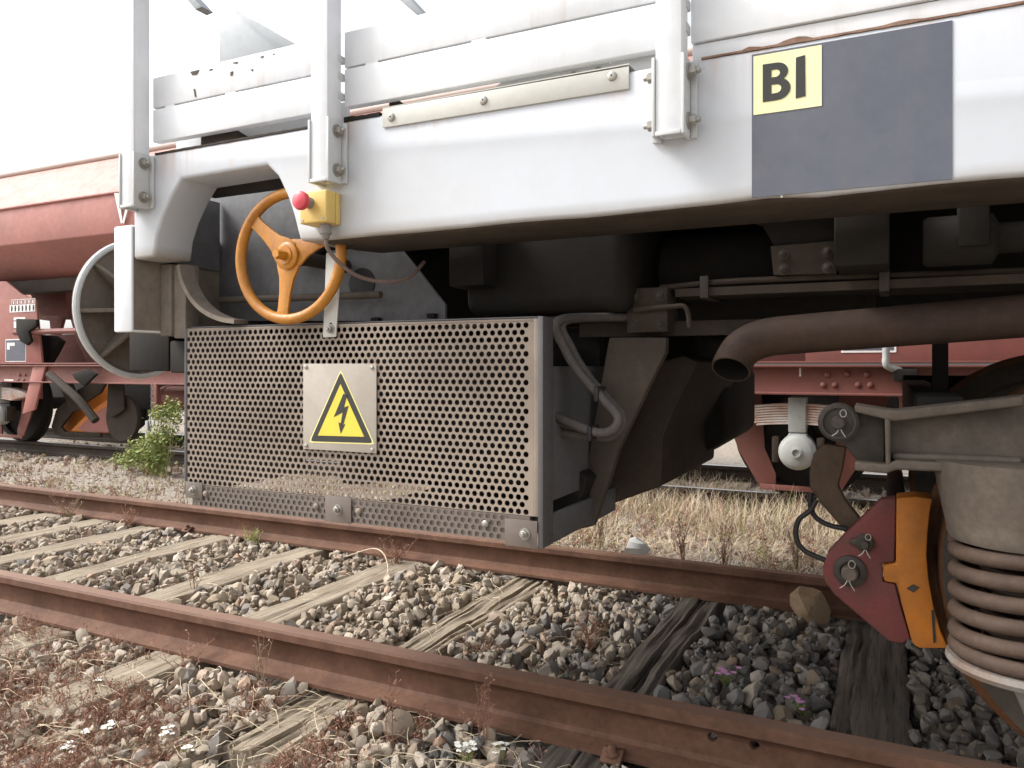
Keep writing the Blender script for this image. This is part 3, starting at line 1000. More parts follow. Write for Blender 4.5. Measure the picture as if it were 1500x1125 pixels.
def holes(x0, x1, z0, z1, y, p, r, t):
    rows = max(1, round((z1 - z0) / (p * .866)))
    dz = (z1 - z0) / rows
    b = MB()
    N = 12
    for j in range(rows):
        zc = z0 + (j + .5) * dz
        o = .25 * p if j % 2 else .75 * p
        k = int((x1 - x0 - o - p * .5) / p)
        xa = x0 + o - p * .5
        if xa > x0 + 1e-5:
            b.add([(x0, y, zc - dz / 2), (xa, y, zc - dz / 2), (xa, y, zc + dz / 2), (x0, y, zc + dz / 2)], [(0, 1, 2, 3)])
        xe = xa + (k + 1) * p
        if xe < x1:
            b.add([(xe, y, zc - dz / 2), (x1, y, zc - dz / 2), (x1, y, zc + dz / 2), (xe, y, zc + dz / 2)], [(0, 1, 2, 3)])
        for i in range(k + 1):
            cx = xa + (i + .5) * p
            hw_, hh_ = p / 2, dz / 2
            ou = [(-1, -1), (-.33, -1), (.33, -1), (1, -1), (1, -.33), (1, .33), (1, 1), (.33, 1), (-.33, 1), (-1, 1), (-1, .33), (-1, -.33)]
            v = [(cx + a_ * hw_, y, zc + b_ * hh_) for a_, b_ in ou]
            ci = []
            for a_, b_ in ou:
                an = math.atan2(b_ * hh_, a_ * hw_)
                ci.append((cx + r * math.cos(an), zc + r * math.sin(an)))
            v += [(q, y, w_) for q, w_ in ci] + [(q, y + t, w_) for q, w_ in ci]
            f = []
            for q in range(N):
                q2 = (q + 1) % N
                f += [(q, q2, N + q2, N + q), (N + q, N + q2, 2 * N + q2, 2 * N + q)]
            b.add(v, f)
    return b
panel = holes(BX0, BX1 - .012, BZ0, BZ1 - .006, BY, .0181, .0064, .002).build('perforated_panel', 'mesh', cabinet, recalc=False, smooth=30)
b = MB()
b.box(BX1 - .0118, BX1, BY - .0005, BY + .002, BZ0, BZ1)
b.box(BX0, BX1 - .012, BY - .0005, BY + .02, BZ1 - .0058, BZ1)
b.build('panel_border', 'mesh', cabinet, bevel=.0006)
low = holes(BX0 + .045, BX1 - .075, .521, .5775, BY - .004, .0181, .0058, .0022).build('perforated_strip', 'mesh_dark', cabinet, recalc=False, smooth=30)
MB().box(BX0 + .02, BX1 - .02, BY - .001, BY + .028, .520, .5768).build('strip_backing', 'mesh_dark', cabinet, bevel=.001)
for (x0, x1, z0, z1) in ((BX0 + .002, BX0 + .066, .541, .585), (-1.245, -1.166, .519, .5835), (BX1 - .077, BX1 + .0005, .511, .570)):
    p_ = MB().box(x0, x1, BY - .0085, BY - .0065, z0, z1).build('corner_plate', 'mesh_dark', cabinet, bevel=.001)
    MB().bolt(((x0 + x1) / 2 + (.01 if x0 > -1 else 0), BY - .0085, (z0 + z1) / 2), (0, -1, 0), .0088, .008).build('bolt', 'bolt', cabinet)
for (x_, z_) in ((-1.655, .556), (-1.275, .553), (-1.145, .552), (-.80, .553)):
    MB().lathe([(.008, 0), (.008, .004), (.004, .007)], (x_, BY - .0042, z_), (0, -1, 0), 12).build('bolt', 'bolt' if x_ > -1 else 'mesh', cabinet)
# side face of the box and contents
MB().box(BX1 - .004, BX1 + .0005, BY + .055, 1.97, .60, .90).build('equipment_plate', 'mesh_grey', cabinet, bevel=.002)
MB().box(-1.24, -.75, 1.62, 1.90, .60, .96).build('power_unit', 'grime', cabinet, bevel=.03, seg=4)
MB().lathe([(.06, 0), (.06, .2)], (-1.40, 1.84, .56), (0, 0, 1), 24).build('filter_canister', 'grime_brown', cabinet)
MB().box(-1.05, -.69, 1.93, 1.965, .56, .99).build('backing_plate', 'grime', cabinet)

# strap holding the box front
sp = MB().prism([(-1.243, 1.179), (-1.196, 1.176), (-1.213, 0.972), (-1.253, 0.971)], BY - .0075, BY - .0035).build('strap', 'stainless', wagon, bevel=.0012)
x_, z_ = (-1.229, 0.991)
MB().bolt((x_, BY - .0075, z_), (0, -1, 0), .0085, .008).build('bolt', 'bolt', sp)
MB().lathe([(.004, 0), (.004, .001)], (x_ + .001, BY - .0076, z_ + .012), (0, -1, 0), 10).build('slot', 'rubber', sp)
# warning sign
sg = MB().box(-1.318, -1.094, BY - .0052, BY - .0022, .693, .9065).build('warning_sign', 'sign_plate', wagon, bevel=.0012)
T0, T1, T2 = (-1.199, 0.893), (-1.299, 0.71), (-1.098, 0.714)
def tri(scale, z_shift=0):
    cx, cz = (T0[0] + T1[0] + T2[0]) / 3, (T0[1] + T1[1] + T2[1]) / 3
    return [(cx + (p[0] - cx) * scale, cz + (p[1] - cz) * scale) for p in (T0, T1, T2)]
def rounded(tr, k=.05):
    out = []
    for i in range(3):
        p, a_, b_ = Vector(tr[i]), Vector(tr[i - 1]), Vector(tr[(i + 1) % 3])
        out += [tuple(p.lerp(a_, k)), tuple(p.lerp(a_, k * .35).lerp(p.lerp(b_, k * .35), .5)), tuple(p.lerp(b_, k))]
    return out
MB().prism(rounded(tri(1.0)), BY - .0060, BY - .0053).build('triangle_edge', 'sign_edge', sg)
MB().prism(rounded(tri(.945)), BY - .0066, BY - .0061).build('triangle_border', 'black_print', sg)
MB().prism(tri(.70), BY - .0072, BY - .0067).build('triangle_face', 'sign_yellow', sg)
bolt_sh = [(-1.19, 0.833), (-1.178, 0.833), (-1.188, 0.8), (-1.174, 0.805), (-1.19, 0.758), (-1.184, 0.76), (-1.198, 0.736), (-1.205, 0.764), (-1.198, 0.761), (-1.192, 0.788), (-1.219, 0.776)]
MB().prism(bolt_sh, BY - .0078, BY - .0073).build('lightning_arrow', 'black_print', sg)
for (x_, z_) in ((-1.308, .898), (-1.106, .897), (-1.307, .702), (-1.105, .701)):
    MB().lathe([(.0055, 0), (.005, .002), (.002, .0035)], (x_, BY - .0052, z_), (0, -1, 0), 12).build('screw', 'bolt', sg)

# cables leaving the box
def cab_path(pts):
    return smoothpath(pts, 7)
cbl = [[(-.56, 1.95, 1.03), (-.60, 1.80, 1.02)] + xz([(-0.67, 1.003), (-0.653, 0.938), (-0.617, 0.883), (-0.563, 0.828), (-0.529, 0.788), (-0.549, 0.758), (-0.598, 0.759), (-0.714, 0.801)], 1.60),
       [(-.53, 1.95, 1.03), (-.575, 1.82, 1.02)] + xz([(-0.666, 1.004), (-0.649, 0.938), (-0.609, 0.876), (-0.559, 0.822), (-0.529, 0.783), (-0.553, 0.746), (-0.603, 0.744), (-0.727, 0.749)], 1.63)]
for p in cbl:
    MB().tube(cab_path(p), .0105, 10).build('power_cable', 'cable', cabinet)
MB().tube(cab_path(xz([(-0.535, 0.805), (-0.545, 0.76), (-0.594, 0.752), (-0.656, 0.768), (-0.72, 0.778)], 1.615)), .008, 10).build('power_cable', 'cable', cabinet)
for (x_, z_) in [(-0.592, 0.752), (-0.576, 0.839)]:
    MB().box(x_ - .006, x_ + .006, 1.585, 1.645, z_ - .017, z_ + .017).build('cable_tie', 'rubber', cabinet, bevel=.005)

# underframe
def under(nm, mat, pts, y0, y1, bevel=.004):
    return MB().prism(pts, y0, y1).build(nm, mat, wagon, bevel=bevel)
under('support_leg', 'leg_steel', [(-0.619, 0.971), (-0.476, 0.969), (-0.478, 0.933), (-0.519, 0.852), (-0.596, 0.694), (-0.617, 0.626), (-0.662, 0.502), (-0.709, 0.489), (-0.68, 0.639), (-0.655, 0.776)], 1.80, 1.83)
under('support_leg', 'grime', [(-0.771, 0.564), (-0.671, 0.647), (-0.65, 0.631), (-0.7, 0.499), (-0.776, 0.459)], 1.74, 1.80)
under('tank', 'grime_brown', [(-0.63, 0.893), (-0.498, 0.93), (-0.454, 0.912), (-0.501, 0.82), (-0.55, 0.708), (-0.555, 0.574), (-0.75, 0.492), (-0.729, 0.605)], 2.05, 2.75, .01)
under('side_casing', 'mesh_grey', [(-0.859, 0.884), (-0.729, 0.871), (-0.762, 0.559), (-0.859, 0.511)], 1.95, 1.99)
under('gearbox_casing', 'grime', [(-1.26, 0.891), (-0.497, 0.892), (-0.497, 0.649), (-0.642, 0.558), (-1.26, 0.518)], 2.6, 3.3, .03)
under('hanger_block', 'grime_brown', [(-0.577, 1.09), (-0.473, 1.089), (-0.473, 0.982), (-0.574, 0.981)], 1.80, 1.90)
under('hanger_block', 'grime_brown', [(-0.243, 1.173), (-0.103, 1.176), (-0.103, 1.102), (-0.236, 1.106)], 1.82, 1.95)
under('hanger_block', 'grime', [(-0.267, 1.231), (-0.102, 1.232), (-0.102, 1.173), (-0.234, 1.17)], 1.83, 1.93)
MB().prism_x([(1.86, .975), (1.90, .975), (1.90, .985), (1.866, .985), (1.866, 1.01), (1.86, 1.01)], -.72, -.17).build('angle_rail', 'grime_brown', wagon)
MB().prism_x([(1.82, 1.066), (2.0, 1.066), (2.0, 1.078), (1.825, 1.078), (1.825, 1.085), (1.82, 1.085)], -.46, 2.2).build('cable_tray', 'grime_brown', wagon)
for k in range(4):
    pts = [(-.50 + .01 * k, 1.83 + .03 * k, 1.09), (-.30, 1.83 + .028 * k, 1.098 + .004 * (k % 2)), (.2, 1.84 + .026 * k, 1.093), (.75, 1.85 + .03 * k, 1.095), (1.2, 1.9 + .03 * k, 1.25)]
    MB().tube(smoothpath(pts, 6), .007, 8).build('brake_pipe', 'grime_brown', wagon)
MB().tube(smoothpath([(-.55, 1.78, 1.035), (-.46, 1.78, 1.04), (-.425, 1.78, 1.036), (-.415, 1.78, .99)], 6), .006, 8).build('thin_pipe', 'grime_brown', wagon)
MB().tube(smoothpath([(-1.10, 1.74, .995), (-.9, 1.74, 1.008), (-.70, 1.76, 1.02), (-.6, 1.78, 1.03)], 6), .006, 8).build('thin_pipe', 'grime_brown', wagon)
MB().lathe([(.0, 0), (.10, 0), (.12, .02), (.12, .5), (.1, .52), (.0, .52)], (-.55, 2.05, 1.13), (1, 0, 0), 28).build('air_reservoir', 'grime', wagon)
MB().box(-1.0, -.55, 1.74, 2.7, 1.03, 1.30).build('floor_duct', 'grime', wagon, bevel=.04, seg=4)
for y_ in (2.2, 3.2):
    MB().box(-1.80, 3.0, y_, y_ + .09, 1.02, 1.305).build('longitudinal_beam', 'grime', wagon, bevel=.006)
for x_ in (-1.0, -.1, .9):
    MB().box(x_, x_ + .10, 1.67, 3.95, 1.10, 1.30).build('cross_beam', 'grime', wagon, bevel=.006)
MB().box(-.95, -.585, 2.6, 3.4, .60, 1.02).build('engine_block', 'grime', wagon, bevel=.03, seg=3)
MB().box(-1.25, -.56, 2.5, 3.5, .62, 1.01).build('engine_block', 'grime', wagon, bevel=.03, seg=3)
MB().tube(smoothpath([(-.33, 1.95, 1.28), (-.25, 1.9, 1.235), (-.12, 1.85, 1.275)], 6), .006, 8).build('thin_pipe', 'grime_brown', wagon)
for (x_, z_) in [(-0.554, 1.069), (-0.49, 1.068), (-0.554, 1), (-0.49, 1.001)]:
    MB().bolt((x_, 1.7995, z_), (0, -1, 0), .009, .008).build('bolt', 'cast_dark', wagon)
for (x_, z_) in [(-0.215, 1.152), (-0.122, 1.152), (-0.215, 1.118), (-0.122, 1.117)]:
    MB().bolt((x_, 1.8195, z_), (0, -1, 0), .009, .008).build('bolt', 'cast_dark', wagon)
for (x_, w_) in ((-.40, .02), (-.02, .02), (.28, .02), (.62, .02)):
    MB().prism_x([(1.812, 1.06), (1.96, 1.06), (1.96, 1.115), (1.95, 1.115), (1.95, 1.088), (1.822, 1.088), (1.822, 1.112), (1.812, 1.112)], x_, x_ + w_).build('pipe_clamp', 'cast_dark', wagon, bevel=.002)
for x_ in (.12, .30):
    MB().box(x_, x_ + .05, 1.70, 1.76, 1.13, 1.30).build('floor_bracket', 'grime', wagon, bevel=.004)
MB().lathe([(.0, 0), (.045, 0), (.05, .01), (.05, .12), (.03, .13), (.03, .17), (.0, .17)], (.06, 1.76, 1.15), (1, 0, 0), 22).build('brake_valve', 'grime', wagon)
# chipped paint on the boards by the first stake
for pts_ in ([(-1.633, 1.666), (-1.601, 1.666), (-1.609, 1.655), (-1.626, 1.656)], [(-1.567, 1.66), (-1.553, 1.661), (-1.555, 1.658), (-1.565, 1.658)], [(-1.486, 1.664), (-1.465, 1.663), (-1.47, 1.659)],
             [(-1.393, 1.662), (-1.379, 1.663), (-1.384, 1.659)], [(-1.353, 1.662), (-1.344, 1.662), (-1.348, 1.66)], [(-1.491, 1.642), (-1.482, 1.642), (-1.484, 1.632), (-1.491, 1.632)],
             [(-1.621, 1.62), (-1.616, 1.619), (-1.611, 1.597), (-1.616, 1.598)], [(-1.424, 1.636), (-1.415, 1.636), (-1.417, 1.631)]):
    MB().prism(pts_, 1.4235, 1.4252).build('paint_chip', 'cast', wagon)
# exhaust
ex = smoothpath([A3 for A3 in [(-.318, 1.755, .893), (-.314, 1.770, .912), (-.296, 1.788, .942), (-.250, 1.80, .964), (-.17, 1.80, .972), (-.05, 1.80, .980), (.12, 1.81, .992), (.35, 1.83, 1.008), (.7, 1.86, 1.03)]], 6)
ep = MB().tube(ex, .043, 22, cap=False)
ep.tube(ex, .0395, 22, cap=False, mi=1)
d0 = (ex[0] - ex[1]).normalized()
ep.lathe([(.0395, 0), (.043, 0), (.043, .001), (.0395, .001)], ex[0], d0, 22, True)
ep.build('exhaust_pipe', ['exhaust', 'soot'], wagon, recalc=False)

# ------------------------------------------------------------------ bogie
bog = MB()
top_e = [(-0.064, 0.823), (-0.009, 0.814), (0.011, 0.812), (0.227, 0.845)] + [(.75, .875)]
bot_e = [(.75, .690)] + [(0.227, 0.697), (0.013, 0.693), (-0.006, 0.687), (-0.064, 0.689)]
bog.prism(top_e + bot_e, 1.765, 1.80)
bogie = bog.build('bogie_frame', 'cast', wagon, bevel=.003)
def rib(pts, y0=1.715, y1=1.764, mat='cast'):
    return MB().prism(pts, y0, y1).build('frame_rib', mat, bogie, bevel=.005, seg=3)
rib([(-0.064, 0.823), (-0.009, 0.814), (0.011, 0.812), (0.227, 0.845), (0.227, 0.826), (0.009, 0.79), (-0.009, 0.794), (-0.064, 0.807)])
rib([(-0.064, 0.706), (-0.006, 0.703), (0.013, 0.713), (0.227, 0.711), (0.227, 0.696), (0.013, 0.693), (-0.006, 0.685), (-0.064, 0.687)])
rib([(-0.009, 0.797), (0.002, 0.794), (0.002, 0.701), (-0.007, 0.702)])
bev = [(0.004, 0.725), (0.228, 0.727), (0.228, 0.711), (0.004, 0.709)]
MB().prism(bev, 1.735, 1.764).build('frame_fillet', 'cast', bogie, bevel=.008, seg=3)
MB().prism([(-0.114, 0.812), (-0.06, 0.81), (-0.009, 0.803), (-0.009, 0.7), (-0.06, 0.702), (-0.083, 0.731), (-0.116, 0.751)], 1.757, 1.80).build('pin_bracket', 'cast_dark', bogie, bevel=.005)
px_, pz_ = (-0.095, 0.784)
MB().lathe([(.040, 0), (.040, .03), (.034, .036), (.030, .036), (.030, .028), (.014, .028)], (px_, 1.757, pz_), (0, -1, 0), 28).build('pin_eye', 'cast_dark', bogie)
MB().lathe([(.0145, 0), (.0145, .046), (.011, .050)], (px_, 1.757, pz_), (0, -1, 0), 20).build('hinge_pin', 'cast_dark', bogie)
def cotter(x, y, z, s=1.):
    b = MB()
    ring = [(x + .006 * s + .006 * s * math.cos(a), y, z + .020 * s + .0075 * s * math.sin(a)) for a in np.linspace(0, 2 * math.pi, 13)[:-1]]
    b.tube(ring, .0012, 6, True)
    b.tube([(x - .002 * s, y + .004, z - .012 * s), (x - .006 * s, y, z - .02 * s), (x - .015 * s, y - .001, z - .027 * s)], .0012, 6)
    b.tube([(x + .001 * s, y + .004, z - .012 * s), (x + .005 * s, y - .002, z - .02 * s), (x + .011 * s, y - .003, z - .029 * s)], .0012, 6)
    return b.build('split_pin', 'bolt', bogie)
cotter(px_ + .004, 1.708, pz_)
hl = [(-0.145, 0.713), (-0.092, 0.708), (-0.101, 0.65), (-0.11, 0.614), (-0.092, 0.578), (-0.05, 0.525), (-0.033, 0.478), (-0.077, 0.474), (-0.104, 0.517), (-0.146, 0.565), (-0.174, 0.606), (-0.175, 0.646), (-0.165, 0.688)]
MB().prism(hl, 1.99, 2.02).build('brake_hanger', 'link', bogie, bevel=.005, seg=3)
MB().tube([(px_, 1.79, pz_), (px_, 2.03, pz_ - .01)], .016, 14).build('hanger_pin', 'cast_dark', bogie)
red = [(-0.089, 0.514), (-0.018, 0.596), (0.013, 0.603), (0.01, 0.456), (-0.015, 0.45), (-0.014, 0.408), (0.011, 0.407), (0.021, 0.363), (0.042, 0.287), (0.026, 0.273), (-0.001, 0.275), (-0.117, 0.367), (-0.138, 0.396), (-0.141, 0.428), (-0.13, 0.462)]
MB().prism(red, 1.945, 1.985).build('brake_block_holder', 'brake_red', bogie, bevel=.004, seg=2)
org = [(0.014, 0.603), (0.051, 0.609), (0.086, 0.607), (0.08, 0.573), (0.076, 0.527), (0.074, 0.481), (0.078, 0.427), (0.088, 0.367), (0.101, 0.316), (0.116, 0.28), (0.059, 0.271), (0.046, 0.28), (0.025, 0.363), (0.015, 0.41), (-0.011, 0.412), (-0.013, 0.448), (0.013, 0.455)]
MB().prism(org, 1.937, 2.02).build('brake_shoe', 'brake_orange', bogie, bevel=.004, seg=2)
MB().prism([(0.034, 0.402), (0.048, 0.413), (0.06, 0.408), (0.048, 0.395)], 1.9352, 1.9368).build('paint_chip', 'cast_dark', bogie)
MB().prism([(0.083, 0.36), (0.089, 0.362), (0.092, 0.292), (0.087, 0.287)], 1.9352, 1.9368).build('shoe_crack', 'rubber', bogie)
x2, z2 = (-0.082, 0.426)
MB().lathe([(.036, 0), (.036, .008), (.030, .012), (.022, .012), (.020, .006)], (x2, 1.945, z2), (0, -1, 0), 30).build('bolt_washer', 'cast_dark', bogie)
MB().lathe([(.018, 0), (.018, .028), (.014, .032)], (x2, 1.94, z2), (0, -1, 0), 22).build('holder_pin', 'cast', bogie)
cotter(x2 - .002, 1.905, z2, 1.2)
x3, z3 = (-0.051, 0.495)
MB().lathe([(.020, 0), (.020, .010), (.016, .014)], (x3, 1.945, z3), (0, -1, 0), 22).build('bolt_washer', 'cast_dark', bogie)
MB().lathe([(.010, 0), (.010, .028), (.008, .031)], (x3, 1.945, z3), (0, -1, 0), 16).build('holder_pin', 'cast_dark', bogie)
MB().prism([(x3 - .032, z3 - .006), (x3, z3 - .012), (x3 + .018, z3 - .004), (x3, z3 + .010), (x3 - .03, z3 + .006)], 1.938, 1.944).build('lock_plate', 'cast_dark', bogie, bevel=.001)
cotter(x3 + .002, 1.912, z3, .95)

def wheel(xc, yo, sgn):
    pr = [(.075, -.02), (.085, -.02), (.085, .03), (.30, .06), (.385, .045), (.398, .0), (.455, -.002), (.462, .01), (.4635, .09), (.469, .098), (.486, .106), (.492, .116), (.488, .126), (.47, .13), (.40, .13), (.385, .085), (.30, .085), (.09, .10), (.09, .14), (.075, .14)]
    b = MB().lathe([(r, d * sgn) for r, d in pr], (xc, yo, .460), (0, 1, 0), 96, True)
    for i_, fc_ in enumerate(b.f):
        seg_ = i_ // 96
        b.mi[i_] = 0 if 6 <= seg_ <= 12 else 1
    return b.build('wheel', ['wheel', 'cast_dark'], bogie, smooth=30)
wheel(.560, 1.952, 1)
wheel(.560, 3.600, -1)
MB().lathe([(.075, 0), (.08, .3), (.08, 1.4), (.075, 1.7)], (.560, 1.93, .46), (0, 1, 0), 24).build('axle', 'wheel', bogie)
# axle box with spring
SX, SYY = .236, 1.774
n_t, R_, wr = 6.2, .1165, .0155
zs0, zs1 = .348, .556
hx = []
for i in range(int(n_t * 28) + 1):
    t = i / 28
    fr = t / n_t
    zz = zs0 + (zs1 - zs0) * (min(1, max(0, (t - .5) / (n_t - 1.0))) if True else fr)
    hx.append((SX + R_ * math.cos(2 * math.pi * t + 2.0), SYY + R_ * math.sin(2 * math.pi * t + 2.0), zz))
MB().tube(hx, wr, 12).build('coil_spring', 'spring', bogie)
MB().tube([(SX + .068 * math.cos(-2 * math.pi * t * 7), SYY + .068 * math.sin(-2 * math.pi * t * 7), .35 + .2 * t) for t in np.linspace(0, 1, 150)], .009, 10).build('coil_spring', 'spring', bogie)
MB().lathe([(.0, 0), (.130, 0), (.136, .010), (.133, .020), (.07, .022), (.0, .022)], (SX, SYY, .312), (0, 0, 1), 40).build('spring_seat', 'seat_grey', bogie)
MB().lathe([(.05, -.09), (.07, -.04), (.09, .0)], (SX + .05, SYY, .311), (0, 0, 1), 28).build('spring_guide', 'seat_grey', bogie)
housing = [(0.07, 0.689), (0.224, 0.691), (0.224, 0.592), (0.108, 0.594), (0.1, 0.626)] + [(.31, .56), (.31, .70)]
MB().lathe([(.128, 0), (.134, .012), (.134, .022), (.140, .05), (.160, .155)], (SX, SYY, .562), (0, 0, 1), 40).build('spring_cup', 'cast', bogie)
MB().box(SX + .055, .95, 1.70, 1.764, .56, .688).build('pedestal', 'cast', bogie, bevel=.01)
MB().box(SX + .15, .95, 1.69, 1.86, .22, .62).build('axle_box', 'cast', bogie, bevel=.03, seg=3)
MB().tube([(SX - .055, 1.80, .69), (SX - .085, 1.80, .625)], .006, 8).build('thin_rod', 'stainless', bogie)
MB().box(.05, .14, 1.82, 3.75, .70, .84).build('bogie_transom', 'grime', bogie, bevel=.01)
MB().box(.05, .95, 3.68, 3.78, .70, .86).build('bogie_beam', 'grime', bogie, bevel=.01)
MB().box(.10, .135, 2.25, 2.30, .80, 1.06).build('bogie_hanger', 'grime', bogie)
MB().tube([(.02, 1.96, .45), (.02, 3.6, .45)], .03, 12).build('brake_beam', 'grime', bogie)
for pts in ([(-0.156, 0.582), (-0.171, 0.555), (-0.196, 0.53), (-0.202, 0.49), (-0.183, 0.459), (-0.132, 0.439)], [(-0.171, 0.595), (-0.171, 0.562), (-0.158, 0.536), (-0.13, 0.521), (-0.091, 0.515)]):
    yy = 1.96 if len(pts) == 6 else 1.98
    MB().tube(smoothpath(xz(pts, yy), 8), .0062, 10).build('brake_hose', 'rubber', bogie)

# ------------------------------------------------------------------ red hopper wagon
RY = 5.6
hop = thing('hopper_wagon', 'faded red hopper wagon parked on the farther track behind the white wagon', 'rail wagon', (-5, 6.72, -.05))
HX0, HX1 = -13.0, 3.2
# sides: upper slope in faded, sky-lit pink, upright band, lower slope, each with thickness
def slab(nm, mat, p, q, th, x0=HX0, x1=HX1, bevel=.01):
    d = Vector((q[0] - p[0], q[1] - p[1]))
    n_ = Vector((d.y, -d.x)).normalized() * th
    return MB().prism_x([p, q, (q[0] + n_.x, q[1] + n_.y), (p[0] + n_.x, p[1] + n_.y)], x0, x1).build(nm, mat, hop, bevel=bevel)
slab('skylit_faded_panel', 'pink', (5.60, 2.785), (6.22, 3.42), .03)
slab('upright_panel', 'red', (5.602, 2.345), (5.602, 2.783), .03)
slab('sloping_panel', 'red', (6.30, 1.93), (5.604, 2.342), .03)
MB().tube([(HX0, 6.22, 3.44), (HX1, 6.22, 3.44)], .04, 10).build('edge_tube', 'tube_pink', hop)
MB().tube([(HX0, 5.60, 2.784), (HX1, 5.60, 2.784)], .018, 8).build('side_rail', 'red', hop)
slab('skylit_faded_panel', 'pink', (7.22, 3.42), (7.84, 2.785), .03)
slab('upright_panel', 'red', (7.84, 2.783), (7.84, 2.1), .03)
slab('sloping_panel', 'red_dark', (7.84, 2.1), (7.14, 1.6), .03)
# white V mark
vp = [(-7.556, 2.772), (-7.49, 2.765), (-7.424, 2.449), (-7.446, 2.429)]
MB().prism(vp, 5.578, 5.586).build('white_mark', 'plate_white', hop)
vp = [(-7.337, 2.699), (-7.294, 2.695), (-7.402, 2.426), (-7.424, 2.442)]
MB().prism(vp, 5.578, 5.5865).build('white_mark', 'plate_white', hop)
# hopper lower edge beam
MB().prism_x([(6.10, 1.83), (6.28, 1.83), (6.28, 1.99), (6.10, 1.99)], HX0, HX1).build('hopper_beam', 'grime_brown', hop, bevel=.008)
flat_letters('2', .13, -8.80, 6.098, 1.85, 'number', 'plate_white', hop, .001)
# end wall post with plates
x_, z_ = (-9.143, 1.763)
ew = MB().prism([(-10.839, 2.01), (-9.845, 1.944), (-9.542, 1.78), (-9.248, 1.685), (-9.169, 1.19), (-9.117, 0.894), (-10.839, 0.894)], 5.78, 5.81).build('end_panel', 'red', hop, bevel=.006)
def cells(y, u0, v0, rows, nm):
    pass
b = MB()
def frame_row(x0, x1, z0, z1, y, n):
    t = .007
    b.box(x0, x1, y - .003, y, z1 - t, z1)
    b.box(x0, x1, y - .003, y, z0, z0 + t)
    for i in range(n + 1):
        xx = x0 + (x1 - x0) * i / n
        b.box(xx - t / 2, xx + t / 2, y - .0035, y - .0005, z0, z1)
(ax, az_), (bx_, bz_) = (-9.712, 1.71), (-9.253, 1.635)
frame_row(ax, bx_, bz_, az_, 5.779, 6)
for i in range(6):
    xx = ax + (bx_ - ax) * (i + .5) / 6
    b.box(xx - .012, xx + .010, 5.7755, 5.779, bz_ + .018, az_ - .016)
(ax, az_), (bx_, bz_) = (-9.753, 1.644), (-9.253, 1.553)
b.box(ax, bx_, 5.7755, 5.779, bz_, az_)
(ax2, az2), (bx2, bz2) = (-9.671, 1.49), (-9.494, 1.361)
b.box(ax2, bx2, 5.7755, 5.779, bz2, az2 - .05)
b.box(ax2, bx2 + .05, 5.7755, 5.779, az2 - .035, az2)
b.build('marking_plate', 'plate_white', ew)
bb = MB()
for i in range(7):
    xx = ax + (bx_ - ax) * (i + .6) / 7
    bb.box(xx - .012, xx + .012, 5.7735, 5.7750, bz_ + .012, az_ - .012)
    bb.box(xx - .006, xx + .02, 5.7733, 5.7748, (bz_ + az_) / 2 - .006, (bz_ + az_) / 2 + .006)
bb.build('marking_print', 'grime_brown', ew)
(ax, az_), (bx_, bz_) = (-9.837, 1.224), (-9.426, 0.944)
MB().box(ax, bx_, 5.7755, 5.779, bz_, az_).build('panel_frame', 'plate_white', ew)
MB().box(ax + .012, bx_ - .012, 5.7735, 5.7753, bz_ + .012, az_ - .012).build('black_panel', 'dark_patch', ew)
(ax, az_), (bx_, bz_) = (-9.8, 1.181), (-9.745, 1.096)
MB().box(ax, bx_, 5.772, 5.7734, bz_, az_).build('panel_print', 'plate_white', ew)
MB().box(ax + .06, bx_ + .10, 5.772, 5.7734, az_ - .04, az_).build('panel_print', 'plate_white', ew)

# sole beam
solez0, solez1 = .70, .905
sb = MB().prism_x([(5.56, solez1), (5.70, solez1), (5.70, solez1 - .015), (5.63, solez1 - .015), (5.63, solez0 + .015), (5.70, solez0 + .015), (5.70, solez0), (5.56, solez0), (5.56, solez0 + .015), (5.62, solez0 + .015), (5.62, solez1 - .015), (5.56, solez1 - .015)], HX0, HX1).build('sole_beam', 'red_sole', hop, bevel=.003)
for (u_x, z_) in [(-0.378, 0.838), (-0.255, 0.843), (-0.134, 0.839), (-0.403, 0.768), (-0.331, 0.769), (-0.188, 0.771), (-0.114, 0.771)] + [(-9.288, 0.789), (-9.183, 0.789), (-9.066, 0.79), (-9.315, 0.724), (-9.209, 0.725), (-9.079, 0.726)]:
    MB().lathe([(.022, 0), (.018, .010), (.008, .016)], (u_x, 5.62, z_), (0, -1, 0), 10).build('rivet', 'red_sole', sb)
x_, z_ = (-0.552, 0.856)
MB().box(x_ - .006, x_ + .006, 5.616, 5.6195, z_ - .03, z_ + .03).build('white_tick', 'plate_white', sb)
x_, z_ = (-9.502, 0.722)
MB().box(x_ - .09, x_ + .09, 5.616, 5.6195, z_ - .02, z_ + .012).build('white_tick', 'plate_white', sb)
MB().prism_x([(7.75, solez0), (7.87, solez0), (7.87, solez1), (7.75, solez1)], HX0, HX1).build('sole_beam', 'red_dark', hop, bevel=.004)
MB().prism_x([(5.56, .915), (5.80, .915), (5.80, .93), (5.56, .93)], HX0, HX1).build('sole_cover', 'red_sole', hop, bevel=.003)
